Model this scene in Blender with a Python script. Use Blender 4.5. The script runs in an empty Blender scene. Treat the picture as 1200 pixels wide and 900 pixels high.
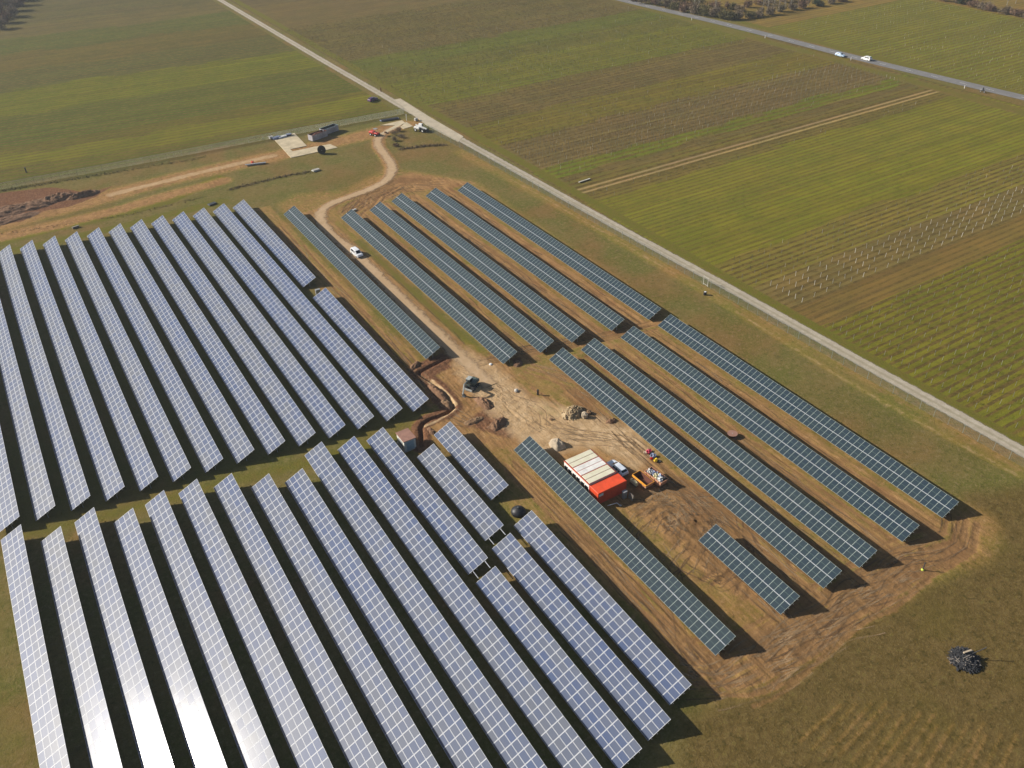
import bpy, math, random
import numpy as np
from mathutils import Vector, Matrix
random.seed(7)
rng = np.random.default_rng(7)
S = bpy.context.scene
COL = S.collection

# ---------------------------------------------------------------- camera
CAM_H = 101.345
FOC = 990.98                       # focal length in pixels of a 1200 px wide picture
FW = np.array((0.420037, 0.693725, -0.585076))
RT = np.array((0.846933, -0.531249, -0.021873))
UP = np.array((0.325995, 0.486333, 0.810683))
cd = bpy.data.cameras.new('camera'); cam = bpy.data.objects.new('camera', cd); COL.objects.link(cam)
cd.sensor_fit = 'HORIZONTAL'; cd.sensor_width = 36.0; cd.lens = 36.0 * FOC / 1200.0
cd.clip_start = 0.5; cd.clip_end = 12000
M = Matrix.Identity(4)
for i in range(3):
    M[i][0] = RT[i]; M[i][1] = UP[i]; M[i][2] = -FW[i]
M[2][3] = CAM_H
cam.matrix_world = M
S.camera = cam

# ---------------------------------------------------------------- sky, sun, exposure
SUN = Vector((-0.656063, 0.589686, 0.471012))
EL = math.asin(SUN.z); AZ = math.atan2(SUN.x, SUN.y)
wd = bpy.data.worlds.new('World'); S.world = wd; wd.use_nodes = True
nt = wd.node_tree
sky = nt.nodes.new('ShaderNodeTexSky'); sky.sky_type = 'NISHITA'; sky.sun_disc = False
sky.sun_elevation = EL; sky.sun_rotation = AZ
sky.air_density = 1.0; sky.dust_density = 1.6; sky.ozone_density = 1.0
bg = nt.nodes['Background']; bg.inputs['Strength'].default_value = 0.058
nt.links.new(sky.outputs[0], bg.inputs['Color'])
sl = bpy.data.lights.new('sun', 'SUN'); sl.energy = 5.0; sl.angle = math.radians(0.55); sl.color = (1.0, 0.93, 0.83)
so = bpy.data.objects.new('sun', sl); COL.objects.link(so)
so.rotation_euler = SUN.to_track_quat('Z', 'Y').to_euler()
S.view_settings.view_transform = 'Standard'; S.view_settings.look = 'None'
S.view_settings.exposure = 0.54; S.view_settings.gamma = 1.0
S.view_settings.use_curve_mapping = False
S.cycles.max_bounces = 6; S.cycles.diffuse_bounces = 3; S.cycles.glossy_bounces = 3; S.cycles.transparent_max_bounces = 12

# ---------------------------------------------------------------- helpers
def P(px, py, h=0.0):
    """ground position (at height h) seen at a pixel of the 1200x900 photograph"""
    d = FW + RT * ((px - 600) / FOC) + UP * ((450 - py) / FOC)
    t = (h - CAM_H) / d[2]
    return np.array((d[0] * t, d[1] * t))
def PIX(x, y, z=0):
    x = np.asarray(x, float); y = np.asarray(y, float)
    dx, dy, dz = x, y, z - CAM_H
    w = dx * FW[0] + dy * FW[1] + dz * FW[2]
    a = dx * RT[0] + dy * RT[1] + dz * RT[2]
    b = dx * UP[0] + dy * UP[1] + dz * UP[2]
    return 600 + FOC * a / w, 450 - FOC * b / w, w

def tag(o, label=None, cat=None, group=None, kind=None):
    if label: o['label'] = label
    if cat: o['category'] = cat
    if group: o['group'] = group
    if kind: o['kind'] = kind
    return o
def empty(name, loc, rz=0.0, label=None, cat=None, group=None):
    o = bpy.data.objects.new(name, None); COL.objects.link(o)
    o.empty_display_size = 0.3
    o.location = (loc[0], loc[1], loc[2] if len(loc) > 2 else 0.0); o.rotation_euler = (0, 0, rz)
    return tag(o, label, cat, group)
def link(name, me, parent=None, loc=None, rot=None):
    o = bpy.data.objects.new(name, me); COL.objects.link(o)
    if parent is not None: o.parent = parent
    if loc is not None: o.location = loc
    if rot is not None: o.rotation_euler = rot
    return o
def copy_tree(o, parent=None):
    c = o.copy(); COL.objects.link(c); c.parent = parent
    for ch in list(o.children): copy_tree(ch, c)
    return c

class MB:
    """collects shapes, builds them as ONE mesh"""
    def __init__(s): s.v = []; s.f = []; s.m = []; s.mats = []; s.sm = []
    def mi(s, mat):
        if mat not in s.mats: s.mats.append(mat)
        return s.mats.index(mat)
    def add(s, vs, fs, mat, T=None, smooth=False):
        n = len(s.v); k = s.mi(mat)
        for p in vs:
            p = Vector(p)
            s.v.append(tuple(T @ p) if T is not None else tuple(p))
        for f in fs:
            s.f.append(tuple(i + n for i in f)); s.m.append(k); s.sm.append(smooth)
        return s
    def box(s, c, d, mat, rz=0, T=None, bev=0.0, taper=1.0):
        x, y, z = d[0] / 2, d[1] / 2, d[2] / 2
        R = Matrix.Translation(c) @ Matrix.Rotation(rz, 4, 'Z')
        if T is not None: R = T @ R
        if bev <= 0:
            vs = [(sx * x * (taper if sz > 0 else 1), sy * y * (taper if sz > 0 else 1), sz * z) for sz in (-1, 1) for sx, sy in ((-1, -1), (1, -1), (1, 1), (-1, 1))]
            fs = [(3, 2, 1, 0), (4, 5, 6, 7), (0, 1, 5, 4), (1, 2, 6, 5), (2, 3, 7, 6), (3, 0, 4, 7)]
            return s.add(vs, fs, mat, R)
        b = min(bev, x * .9, y * .9, z * .9)
        vs = []; fs = []
        for zz, ins in ((-z, b), (-z + b, 0), (z - b, 0), (z, b)):
            X, Y = x - ins, y - ins
            c2 = b * .6
            vs += [(-X + c2, -Y, zz), (X - c2, -Y, zz), (X, -Y + c2, zz), (X, Y - c2, zz), (X - c2, Y, zz), (-X + c2, Y, zz), (-X, Y - c2, zz), (-X, -Y + c2, zz)]
        for r in range(3):
            for i in range(8):
                j = (i + 1) % 8
                fs.append((r * 8 + i, r * 8 + j, r * 8 + 8 + j, r * 8 + 8 + i))
        fs.append(tuple(reversed(range(8)))); fs.append(tuple(range(24, 32)))
        return s.add(vs, fs, mat, R)
    def tube(s, a, b, r, mat, n=8, r2=None, caps=True):
        a = Vector(a); b = Vector(b); r2 = r if r2 is None else r2
        d = (b - a).normalized(); q = d.to_track_quat('Z', 'Y').to_matrix()
        vs = []
        for p, rr in ((a, r), (b, r2)):
            for i in range(n):
                t = 2 * math.pi * i / n
                vs.append(p + q @ Vector((math.cos(t) * rr, math.sin(t) * rr, 0)))
        fs = [(i, (i + 1) % n, n + (i + 1) % n, n + i) for i in range(n)]
        s.add(vs, fs, mat, smooth=n > 5)
        if caps: s.add(vs, [tuple(reversed(range(n))), tuple(range(n, 2 * n))], mat)
        return s
    def bar(s, a, b, w, h, mat):
        a = Vector(a); b = Vector(b); d = b - a
        q = d.to_track_quat('Y', 'Z').to_matrix().to_4x4()
        T = Matrix.Translation((a + b) / 2) @ q
        return s.box((0, 0, 0), (w, d.length, h), mat, T=T)
    def lathe(s, prof, mat, n=20, T=None, smooth=True):
        vs = []; fs = []
        for r, z in prof:
            for i in range(n):
                t = 2 * math.pi * i / n; vs.append((r * math.cos(t), r * math.sin(t), z))
        for k in range(len(prof) - 1):
            for i in range(n):
                j = (i + 1) % n
                fs.append((k * n + i, k * n + j, k * n + n + j, k * n + n + i))
        fs.append(tuple(reversed(range(n)))); L = (len(prof) - 1) * n; fs.append(tuple(range(L, L + n)))
        return s.add(vs, fs, mat, T, smooth)
    def prism(s, poly, z0, z1, mat, T=None):
        n = len(poly)
        vs = [(x, y, z0) for x, y in poly] + [(x, y, z1) for x, y in poly]
        fs = [tuple(reversed(range(n))), tuple(range(n, 2 * n))] + [(i, (i + 1) % n, n + (i + 1) % n, n + i) for i in range(n)]
        return s.add(vs, fs, mat, T)
    def mesh(s, name):
        me = bpy.data.meshes.new(name)
        me.from_pydata(s.v, [], s.f)
        for m in s.mats: me.materials.append(m)
        me.polygons.foreach_set('material_index', s.m)
        me.polygons.foreach_set('use_smooth', s.sm)
        me.update(); return me
    def build(s, name, parent=None, loc=None, rot=None): return link(name, s.mesh(name), parent, loc, rot)

def np_mesh(name, verts, quads, mats, smooth=True, mat_idx=None):
    me = bpy.data.meshes.new(name)
    verts = np.ascontiguousarray(verts, np.float32); quads = np.ascontiguousarray(quads, np.int32)
    k = quads.shape[1]
    me.vertices.add(len(verts)); me.vertices.foreach_set('co', verts.ravel())
    me.loops.add(quads.size); me.loops.foreach_set('vertex_index', quads.ravel())
    me.polygons.add(len(quads)); me.polygons.foreach_set('loop_start', np.arange(0, quads.size, k, dtype=np.int32))
    me.polygons.foreach_set('loop_total', np.full(len(quads), k, np.int32))
    me.polygons.foreach_set('use_smooth', np.full(len(quads), smooth, bool))
    for m in mats: me.materials.append(m)
    if mat_idx is not None: me.polygons.foreach_set('material_index', np.ascontiguousarray(mat_idx, np.int32))
    me.update(calc_edges=True); me.validate()
    return me

# ---- numpy value noise
def _h(ix, iy, seed):
    n = (ix.astype(np.int64) * 374761393 + iy.astype(np.int64) * 668265263 + seed * 974634743) & 0xffffffff
    n = ((n ^ (n >> 13)) * 1274126177) & 0xffffffff
    return ((n ^ (n >> 16)) & 0xffff) / 65535.0
def vnoise(x, y, seed=0):
    ix = np.floor(x); iy = np.floor(y); fx = x - ix; fy = y - iy
    fx = fx * fx * (3 - 2 * fx); fy = fy * fy * (3 - 2 * fy)
    a = _h(ix, iy, seed); b = _h(ix + 1, iy, seed); c = _h(ix, iy + 1, seed); d = _h(ix + 1, iy + 1, seed)
    return (a * (1 - fx) + b * fx) * (1 - fy) + (c * (1 - fx) + d * fx) * fy
def fbm(x, y, oct=4, seed=0):
    s = 0; a = .5; t = 0
    for o in range(oct):
        s = s + a * vnoise(x * 2 ** o + o * 17.3, y * 2 ** o - o * 9.1, seed + o); t += a; a *= .55
    return s / t
def sstep(a, b, x):
    t = np.clip((x - a) / (b - a), 0, 1); return t * t * (3 - 2 * t)

# ---------------------------------------------------------------- materials
def mat(name, col, rough=.8, var=.15, scale=3.0, metal=0.0, spec=.3, col2=None, bump=0.0, bscale=20.0, coat=0.0):
    m = bpy.data.materials.new(name); m.use_nodes = True
    t = m.node_tree; b = t.nodes['Principled BSDF']
    b.inputs['Roughness'].default_value = rough; b.inputs['Metallic'].default_value = metal
    b.inputs['Specular IOR Level'].default_value = spec; b.inputs['Coat Weight'].default_value = coat
    b.inputs['Coat Roughness'].default_value = .08
    tc = t.nodes.new('ShaderNodeTexCoord')
    nz = t.nodes.new('ShaderNodeTexNoise'); nz.inputs['Scale'].default_value = scale; nz.inputs['Detail'].default_value = 6; nz.inputs['Roughness'].default_value = .65
    t.links.new(tc.outputs['Object'], nz.inputs['Vector'])
    r = t.nodes.new('ShaderNodeValToRGB')
    c2 = col2 if col2 else tuple(c * (1 - 2 * var) for c in col)
    c1 = col if col2 else tuple(min(1, c * (1 + var)) for c in col)
    r.color_ramp.elements[0].position = .35; r.color_ramp.elements[0].color = (*c2, 1)
    r.color_ramp.elements[1].position = .68; r.color_ramp.elements[1].color = (*c1, 1)
    t.links.new(nz.outputs[0], r.inputs[0]); t.links.new(r.outputs[0], b.inputs['Base Color'])
    if bump > 0:
        n2 = t.nodes.new('ShaderNodeTexNoise'); n2.inputs['Scale'].default_value = bscale; n2.inputs['Detail'].default_value = 6
        t.links.new(tc.outputs['Object'], n2.inputs['Vector'])
        bp = t.nodes.new('ShaderNodeBump'); bp.inputs['Strength'].default_value = 1.0; bp.inputs['Distance'].default_value = bump
        t.links.new(n2.outputs[0], bp.inputs['Height']); t.links.new(bp.outputs[0], b.inputs['Normal'])
    return m
K = {}
K['steel'] = mat('galvanised steel', (.42, .43, .44), .45, .12, 2, metal=.6)
K['alu'] = mat('aluminium frame', (.47, .49, .525), .5, .08, 1, metal=.0, spec=.3)
K['alu_green'] = mat('aluminium frame on dark modules', (.32, .375, .345), .5, .1, 1, metal=.0, spec=.3)
K['seam'] = mat('half cell seam', (.10, .16, .135), .35, .1, 1, spec=.5)
K['white'] = mat('white paint', (.78, .78, .76), .35, .06, 2, spec=.5)
K['carwhite'] = mat('white car paint', (.80, .81, .82), .22, .03, 1, spec=.5, coat=.7)
K['carsilver'] = mat('silver blue car paint', (.66, .71, .78), .25, .04, 1, metal=.05, coat=.7)
K['carlight'] = mat('pale blue car paint', (.42, .55, .70), .25, .04, 1, coat=.7)
K['carpurple'] = mat('purple car paint', (.10, .035, .12), .25, .05, 1, coat=.7)
K['glass'] = mat('dark window glass', (.012, .016, .022), .06, .1, 1, spec=.6)
K['rubber'] = mat('black rubber', (.018, .018, .019), .8, .2, 6)
K['black'] = mat('black plastic', (.02, .021, .026), .5, .25, 2, spec=.4)
K['dark'] = mat('dark painted metal', (.05, .055, .058), .5, .25, 4, spec=.4)
K['grey'] = mat('grey painted metal', (.27, .28, .29), .5, .12, 3)
K['chrome'] = mat('lamp glass', (.75, .76, .78), .15, .03, 1, spec=.6)
K['red'] = mat('red lamp plastic', (.45, .02, .015), .3, .05, 1)
K['orange'] = mat('orange red container paint', (.74, .085, .028), .5, .08, .9, spec=.4)
K['orangetrim'] = mat('faded red trim paint', (.62, .16, .10), .55, .1, 2)
K['darkred'] = mat('dark red trim paint', (.28, .04, .025), .6, .12, 2)
K['cabin'] = mat('off white cabin wall', (.74, .72, .68), .5, .06, 1.5)
K['cabinroof'] = mat('cream cabin roof sheet', (.72, .68, .55), .5, .12, .7, col2=(.60, .58, .42))
K['cabinroof2'] = mat('white cabin roof sheet', (.74, .73, .69), .5, .1, .8)
K['brownroof'] = mat('brown flat roof', (.30, .165, .125), .8, .1, 1.2)
K['bluedoor'] = mat('pale blue grey door paint', (.30, .40, .46), .5, .08, 2)
K['lightwall'] = mat('pale render', (.62, .62, .56), .75, .08, 2)
K['rust'] = mat('rusty steel', (.17, .06, .035), .85, .25, 2.5, col2=(.07, .028, .02))
K['skipside'] = mat('weathered grey skip paint', (.42, .40, .42), .7, .18, 1.2)
K['skipblue'] = mat('pale blue skip paint', (.30, .46, .56), .6, .15, 1.5)
K['skiporange'] = mat('worn orange skip paint', (.62, .26, .13), .6, .2, 1.8, col2=(.50, .30, .2))
K['skipyellow'] = mat('orange yellow skip rail', (.80, .36, .03), .5, .1, 2)
K['paleyellow'] = mat('pale yellow tank', (.66, .60, .36), .5, .12, 3)
K['wood'] = mat('weathered grey timber', (.30, .26, .22), .85, .25, 5, col2=(.12, .11, .10))
K['woodpale'] = mat('pale timber', (.52, .42, .30), .8, .15, 4)
K['charred'] = mat('charred timber', (.06, .062, .068), .9, .4, 4, col2=(.02, .021, .024))
K['bark'] = mat('bare grey brown branches', (.15, .115, .085), .9, .3, 3)
K['barkpale'] = mat('pale poplar bark', (.36, .33, .27), .85, .2, 3)
K['vine'] = mat('dormant vine wood', (.17, .125, .085), .9, .3, 1.5)
K['stake'] = mat('pale vineyard stake', (.50, .48, .42), .7, .1, 2)
K['stakegrey'] = mat('grey vineyard stake', (.24, .235, .18), .75, .15, 2)
K['soilred'] = mat('dark red brown soil', (.27, .155, .085), .95, .3, 1.4, col2=(.13, .07, .04), bump=.25, bscale=3)
K['soiltan'] = mat('light brown soil', (.27, .175, .095), .95, .2, 1.2, col2=(.15, .085, .045), bump=.2, bscale=3)
K['sand'] = mat('pale sand', (.40, .33, .24), .95, .12, 1.2, bump=.1, bscale=4)
K['rock'] = mat('cream limestone rubble', (.44, .345, .21), .9, .2, 1.0, col2=(.26, .185, .10), bump=.08, bscale=5)
K['wire'] = mat('green grey fence wire', (.17, .205, .17), .8, .1, 1)
K['palewire'] = mat('pale grey fence wire', (.58, .62, .58), .7, .1, 1)
K['fencepost'] = mat('galvanised fence post', (.20, .225, .19), .8, .1, 1)
K['concrete'] = mat('pale concrete', (.50, .42, .28), .85, .12, .35, bump=.01, bscale=5)
K['concretegrey'] = mat('grey concrete', (.42, .40, .37), .85, .15, .8)
K['tarp'] = mat('blue white plastic film', (.50, .58, .72), .4, .3, 2.5, col2=(.18, .24, .40))
K['pink'] = mat('pink plastic sheet', (.62, .07, .12), .5, .2, 3)
K['bluebag'] = mat('blue grey plastic sheet', (.25, .29, .42), .5, .25, 3)
K['yellow'] = mat('yellow plastic', (.80, .58, .04), .45, .1, 3)
K['hivis'] = mat('fluorescent yellow plastic', (.62, .75, .10), .5, .1, 3)
K['excav'] = mat('dark green grey machine paint', (.085, .12, .11), .45, .2, 3, spec=.4)
K['excavarm'] = mat('pale grey machine paint', (.40, .42, .40), .5, .12, 3)
K['machred'] = mat('red machine paint', (.55, .05, .035), .45, .1, 3)
K['skin'] = mat('skin', (.45, .27, .19), .6, .05, 3)
K['cloth'] = mat('dark clothing', (.025, .026, .03), .9, .2, 5)
K['ditch'] = mat('dry brown reeds', (.20, .15, .085), .95, .3, 2, col2=(.12, .09, .05))

def module_mat(name, c1, c2, rough, coat_r, spec, coat=1.0, tint=None):
    """silicon cells behind glass: colour differs a little from module to module"""
    m = bpy.data.materials.new(name); m.use_nodes = True
    t = m.node_tree; b = t.nodes['Principled BSDF']; L = t.links.new
    oi = t.nodes.new('ShaderNodeObjectInfo')
    at = t.nodes.new('ShaderNodeAttribute'); at.attribute_name = 'rnd'
    ad = t.nodes.new('ShaderNodeMath'); ad.operation = 'ADD'; L(oi.outputs['Random'], ad.inputs[0]); L(at.outputs['Fac'], ad.inputs[1])
    fr = t.nodes.new('ShaderNodeMath'); fr.operation = 'FRACT'; L(ad.outputs[0], fr.inputs[0])
    ge = t.nodes.new('ShaderNodeNewGeometry')
    nz = t.nodes.new('ShaderNodeTexNoise'); nz.inputs['Scale'].default_value = .11; nz.inputs['Detail'].default_value = 3
    L(ge.outputs['Position'], nz.inputs['Vector'])
    mx = t.nodes.new('ShaderNodeMath'); mx.operation = 'MULTIPLY_ADD'; L(fr.outputs[0], mx.inputs[0]); mx.inputs[1].default_value = .5
    sc = t.nodes.new('ShaderNodeMath'); sc.operation = 'MULTIPLY_ADD'; L(nz.outputs[0], sc.inputs[0]); sc.inputs[1].default_value = 1.7; sc.inputs[2].default_value = -.6
    mp = t.nodes.new('ShaderNodeMapping'); L(ge.outputs['Position'], mp.inputs[0]); mp.inputs['Scale'].default_value = (.19, .014, 0); L(mp.outputs[0], nz.inputs['Vector']); nz.inputs['Scale'].default_value = 1.0
    L(sc.outputs[0], mx.inputs[2])
    r = t.nodes.new('ShaderNodeValToRGB'); e = r.color_ramp.elements
    e[0].color = (*c1, 1); e[0].position = .1; e[1].color = (*c2, 1); e[1].position = .9
    L(mx.outputs[0], r.inputs[0]); L(r.outputs[0], b.inputs['Base Color'])
    b.inputs['Roughness'].default_value = rough; b.inputs['Specular IOR Level'].default_value = spec
    b.inputs['Coat Weight'].default_value = coat; b.inputs['Coat Roughness'].default_value = coat_r
    return m
K['cellA'] = module_mat('blue grey polycrystalline cells', (.062, .089, .172), (.110, .124, .158), .42, .12, .11, coat=.22)
K['cellC'] = module_mat('dark green blue monocrystalline cells', (.021, .036, .051), (.028, .043, .052), .5, .12, .12, coat=.3)
# ---------------------------------------------------------------- ground sheet
def dist_poly(px, py, pts):
    d = np.full(px.shape, 1e9)
    for a, b in zip(pts[:-1], pts[1:]):
        vx, vy = b[0] - a[0], b[1] - a[1]; l = vx * vx + vy * vy + 1e-9
        t = np.clip(((px - a[0]) * vx + (py - a[1]) * vy) / l, 0, 1)
        d = np.minimum(d, np.hypot(px - a[0] - t * vx, py - a[1] - t * vy))
    return d
def inside(px, py, pts):
    r = np.zeros(px.shape, bool); n = len(pts)
    for i in range(n):
        x0, y0 = pts[i]; x1, y1 = pts[(i + 1) % n]
        c = (y0 > py) != (y1 > py)
        xx = (x1 - x0) * (py - y0) / ((y1 - y0) if abs(y1 - y0) > 1e-9 else 1e-9) + x0
        r ^= c & (px < xx)
    return r
def axis(segs):
    out = []
    for a, b, st in segs:
        n = max(1, int(round((b - a) / st))); out += list(np.linspace(a, b, n, endpoint=False))
    out.append(segs[-1][1]); return np.array(out)
gx = axis([(-4000, -900, 310), (-900, -420, 20), (-420, -30, 3), (-30, 44, .6), (44, 70, .17), (70, 116, .33), (116, 146, .5), (146, 330, 2), (330, 480, 4), (480, 900, 20), (900, 4000, 310)])
gy = axis([(-3000, -100, 290), (-100, 15, 6), (15, 104, .33), (104, 138, .17), (138, 225, .36), (225, 300, .5), (300, 420, 1.5), (420, 640, 3), (640, 1000, 20), (1000, 5000, 400)])
GX, GY = np.meshgrid(gx, gy)
X = GX.ravel(); Y = GY.ravel(); NV = len(X)
W1 = np.zeros((NV, 4), np.float32)      # dirt, pale, lush, red
W2 = np.zeros((NV, 4), np.float32)      # dark turf, field, stripes, ruts
W3 = np.zeros((NV, 4), np.float32); W3[:, 3] = 1
relief = np.ones(NV); Z = np.zeros(NV)
def sub(pts, pad):
    a = np.array(pts); lo = a.min(0) - pad; hi = a.max(0) + pad
    return np.where((X > lo[0]) & (X < hi[0]) & (Y > lo[1]) & (Y < hi[1]))[0]
def paint_poly(arr, ch, pxpts, val, soft=2.0, world=False):
    pts = [tuple(p) if world else tuple(P(*p)) for p in pxpts]
    i = sub(pts, soft); x, y = X[i], Y[i]
    d = dist_poly(x, y, pts + [pts[0]]); ins = inside(x, y, pts)
    sd = np.where(ins, d, -d)
    w = sstep(-soft, soft, sd) * val
    arr[i, ch] = np.maximum(arr[i, ch], w)
def paint_line(arr, ch, pxpts, width, val, soft=1.0, world=False):
    pts = [tuple(p) if world else tuple(P(*p)) for p in pxpts]
    i = sub(pts, width + soft); d = dist_poly(X[i], Y[i], pts)
    arr[i, ch] = np.maximum(arr[i, ch], (1 - sstep(width / 2 - soft * .5, width / 2 + soft, d)) * val)
# building yard of the new rows: brown disturbed soil
paint_poly(W1, 0, [(322, 240), (345, 226), (400, 222), (455, 195), (560, 212), (790, 368), (1132, 588), (1168, 640), (1110, 672), (960, 742), (850, 822), (825, 800), (600, 610), (520, 505), (505, 430)], .50, 3)
def gap(x0, x1, y0, y1, v, soft=.8): paint_poly(W1, 0, [(x0, y0), (x1, y0), (x1, y1), (x0, y1)], v, soft, True)
gap(54.6, 61.4, 122, 236, .52); gap(57, 61.4, 45, 100, .60)
gap(65.4, 72.5, 122, 226, .72); gap(78.5, 83.2, 124, 216, .66); gap(87.2, 91.2, 124, 218, .82)
gap(95, 101, 123, 219, .85); gap(105.2, 111, 122, 218, .86)
gap(87.2, 91, 47, 121, .55); gap(95, 101, 47, 121, .62); gap(105, 111, 47, 121, .66)
gap(78.3, 83.2, 47, 112, .66)
for cx in (75.6, 80.5, 89, 93, 98.2, 103, 108.4):
    paint_line(W1, 0, [(cx, 48), (cx + .3, 122)], .7, .8, .5, True)
# grass left standing along the low edges
for x0, y0, y1 in ((73.2, 126, 214), (82.3, 126, 214), (90.2, 126, 214)):
    paint_line(W1, 2, [(x0, y0), (x0, y1)], 1.4, .55, 1.2, True)
i = np.where((X > 72) & (X < 74.7) & (Y > 126) & (Y < 200))[0]; W1[i, 0] *= .3
# turning tracks round the near ends, cross tracks
paint_line(W1, 0, [(815, 790), (870, 790), (935, 752), (1000, 705), (1070, 665), (1135, 640), (1145, 612)], 5, .62, 4.5)
paint_line(W1, 0, [(840, 805), (900, 770), (960, 730), (1010, 695), (1090, 655)], 1.6, .5, 2)
paint_line(W1, 0, [(540, 428), (640, 406), (700, 394), (770, 378)], 2.2, .9, 1.5)
paint_poly(W1, 0, [(735, 600), (790, 560), (840, 600), (890, 655), (960, 700), (935, 735), (850, 700), (800, 660)], .85, 3)
paint_poly(W2, 3, [(745, 600), (790, 565), (835, 600), (870, 640), (815, 660), (790, 645)], 1, 3)
paint_line(W2, 3, [(815, 795), (870, 786), (935, 750), (1000, 705), (1070, 665), (1130, 640)], 7, .8, 3)
paint_poly(W2, 3, [(530, 410), (600, 440), (640, 500), (600, 520), (540, 500), (500, 470), (505, 440)], .5, 3)
paint_poly(W2, 3, [(690, 610), (760, 590), (900, 700), (860, 780), (760, 680)], .45, 3)
paint_poly(W2, 3, [(415, 235), (470, 215), (490, 225), (450, 240), (425, 250)], .9, 2)
paint_poly(W1, 0, [(412, 238), (440, 216), (480, 200), (560, 214), (530, 222), (470, 226), (430, 250)], .88, 3)
paint_poly(W1, 3, [(412, 238), (450, 222), (475, 222), (450, 236), (425, 248)], .35, 2)
# work area
paint_poly(W1, 0, [(505, 425), (535, 400), (600, 425), (640, 480), (760, 520), (800, 560), (740, 610), (640, 540), (600, 530), (500, 520), (496, 500), (520, 470)], .85, 3)
paint_poly(W1, 1, [(528, 398), (545, 410), (575, 432), (618, 470), (650, 498), (700, 490), (735, 497), (762, 522), (735, 530), (690, 520), (655, 530), (622, 512), (590, 490), (560, 455), (538, 425)], .72, 3)
paint_poly(W1, 1, [(690, 496), (735, 498), (758, 520), (735, 528), (700, 515)], .95, 2)
paint_poly(W1, 1, [(520, 395), (550, 405), (590, 430), (625, 462), (690, 480), (745, 495), (775, 530), (750, 560), (700, 530), (640, 535), (600, 520), (560, 480), (530, 440)], .66, 3)
paint_line(W1, 1, [(505, 447), (522, 462), (532, 474)], 1.2, .9, .8)
paint_line(W1, 1, [(497, 500), (515, 492), (533, 480)], .5, .75, .6)
paint_poly(W1, 3, [(488, 425), (520, 412), (530, 430), (512, 440), (528, 465), (522, 488), (505, 470)], .75, 1.5)
paint_poly(W1, 3, [(545, 455), (575, 470), (603, 495), (612, 515), (590, 515), (560, 505), (540, 500), (560, 480)], .62, 2)
paint_poly(W1, 3, [(598, 420), (612, 418), (612, 432), (600, 430)], .6, 1)
paint_poly(W1, 3, [(600, 505), (622, 505), (614, 522), (596, 520)], .45, 2)
paint_poly(W1, 2, [(600, 470), (640, 470), (690, 480), (660, 495), (620, 490)], .35, 3)
i = np.where((W1[:, 2] > .3) & (X > 66) & (X < 90) & (Y > 105) & (Y < 120))[0]; W1[i, 0] *= .45
# strip of earth along the far fence
paint_line(W1, 0, [(-60, 278), (0, 262), (100, 237), (200, 210), (320, 183), (420, 160), (470, 146)], 8, .78, 4)
paint_line(W1, 0, [(0, 278), (60, 265), (130, 248), (200, 228), (260, 212)], 5, .85, 3)
paint_line(W1, 1, [(130, 228), (230, 203), (320, 182)], 3, .62, 1.5)
paint_line(W1, 0, [(395, 165), (440, 152), (480, 146)], 5, .8, 3)
paint_line(W1, 0, [(370, 158), (396, 166), (470, 148), (500, 140)], 5, .65, 3)
paint_poly(W1, 3, [(-30, 235), (0, 226), (60, 219), (82, 222), (104, 226), (132, 218), (112, 230), (80, 242), (50, 247), (25, 259), (-30, 268)], 1.0, 1.2)
paint_line(W1, 2, [(-20, 290), (60, 268), (120, 256), (200, 235), (255, 208)], 3.2, .9, 2.5)
paint_line(W1, 2, [(0, 297), (130, 268), (260, 236)], 3.5, .8, 2)
paint_poly(W1, 2, [(0, 640), (0, 628), (120, 595), (300, 548), (520, 488), (500, 520), (300, 565), (120, 615)], .62, 3)
paint_poly(W1, 2, [(-20, 650), (0, 640), (45, 900), (-20, 900)], .35, 2)
paint_poly(W1, 2, [(800, 820), (840, 820), (830, 870), (790, 890)], .5, 4)
paint_poly(W1, 2, [(0, 300), (280, 240), (500, 480), (530, 490), (0, 640)], .45, 4)
paint_line(W1, 2, [(380, 235), (450, 215), (430, 200), (330, 225), (200, 235)], 8, .3, 5)
# dull turf at the lower right
paint_poly(W2, 0, [(800, 840), (860, 812), (1000, 712), (1110, 676), (1180, 640), (1130, 580), (1260, 560), (1300, 700), (1300, 980), (780, 980)], .9, 6)
paint_poly(W2, 0, [(880, 470), (960, 530), (1100, 560), (1220, 560), (1200, 540), (1050, 480), (960, 430)], .35, 5)
# pale scuffed line inside the road fence
paint_line(W1, 1, [(600, 210), (700, 268), (800, 326), (880, 376), (990, 445), (1090, 502), (1195, 558)], .6, .52, 1.5)
paint_line(W1, 0, [(540, 178), (700, 265), (845, 349), (990, 428), (1195, 545)], 4.0, .42, 3)
# fields
def band(x, y, table):
    ys = [t[0] for t in table]; k = np.searchsorted(ys, y) - 1; k = np.clip(k, 0, len(table) - 1)
    c = np.array([t[1] for t in table])[k]; s = np.array([t[2] for t in table])[k]; return c, s
RB = [(-200, (.104, .106, .028), .8), (100.5, (.115, .082, .052), .4), (109.5, (.110, .088, .066), .6), (122, (.124, .110, .048), .8), (136, (.107, .112, .028), .22),
      (158, (.110, .114, .032), .3), (184, (.100, .088, .048), .85), (200, (.098, .082, .058), .6), (205, (.090, .108, .030), .4), (212, (.104, .083, .068), .7), (240, (.098, .088, .036), .35),
      (262, (.094, .079, .060), .75), (284, (.096, .084, .052), .5), (291, (.088, .098, .032), .25), (327, (.074, .082, .036), .4), (345, (.070, .088, .034), .25), (366, (.082, .074, .056), .75), (392, (.080, .072, .048), .35), (440, (.088, .072, .056), .3), (500, (.078, .066, .06), .2)]
r1 = np.where((X > 137.5) & (X < 318))[0]
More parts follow.
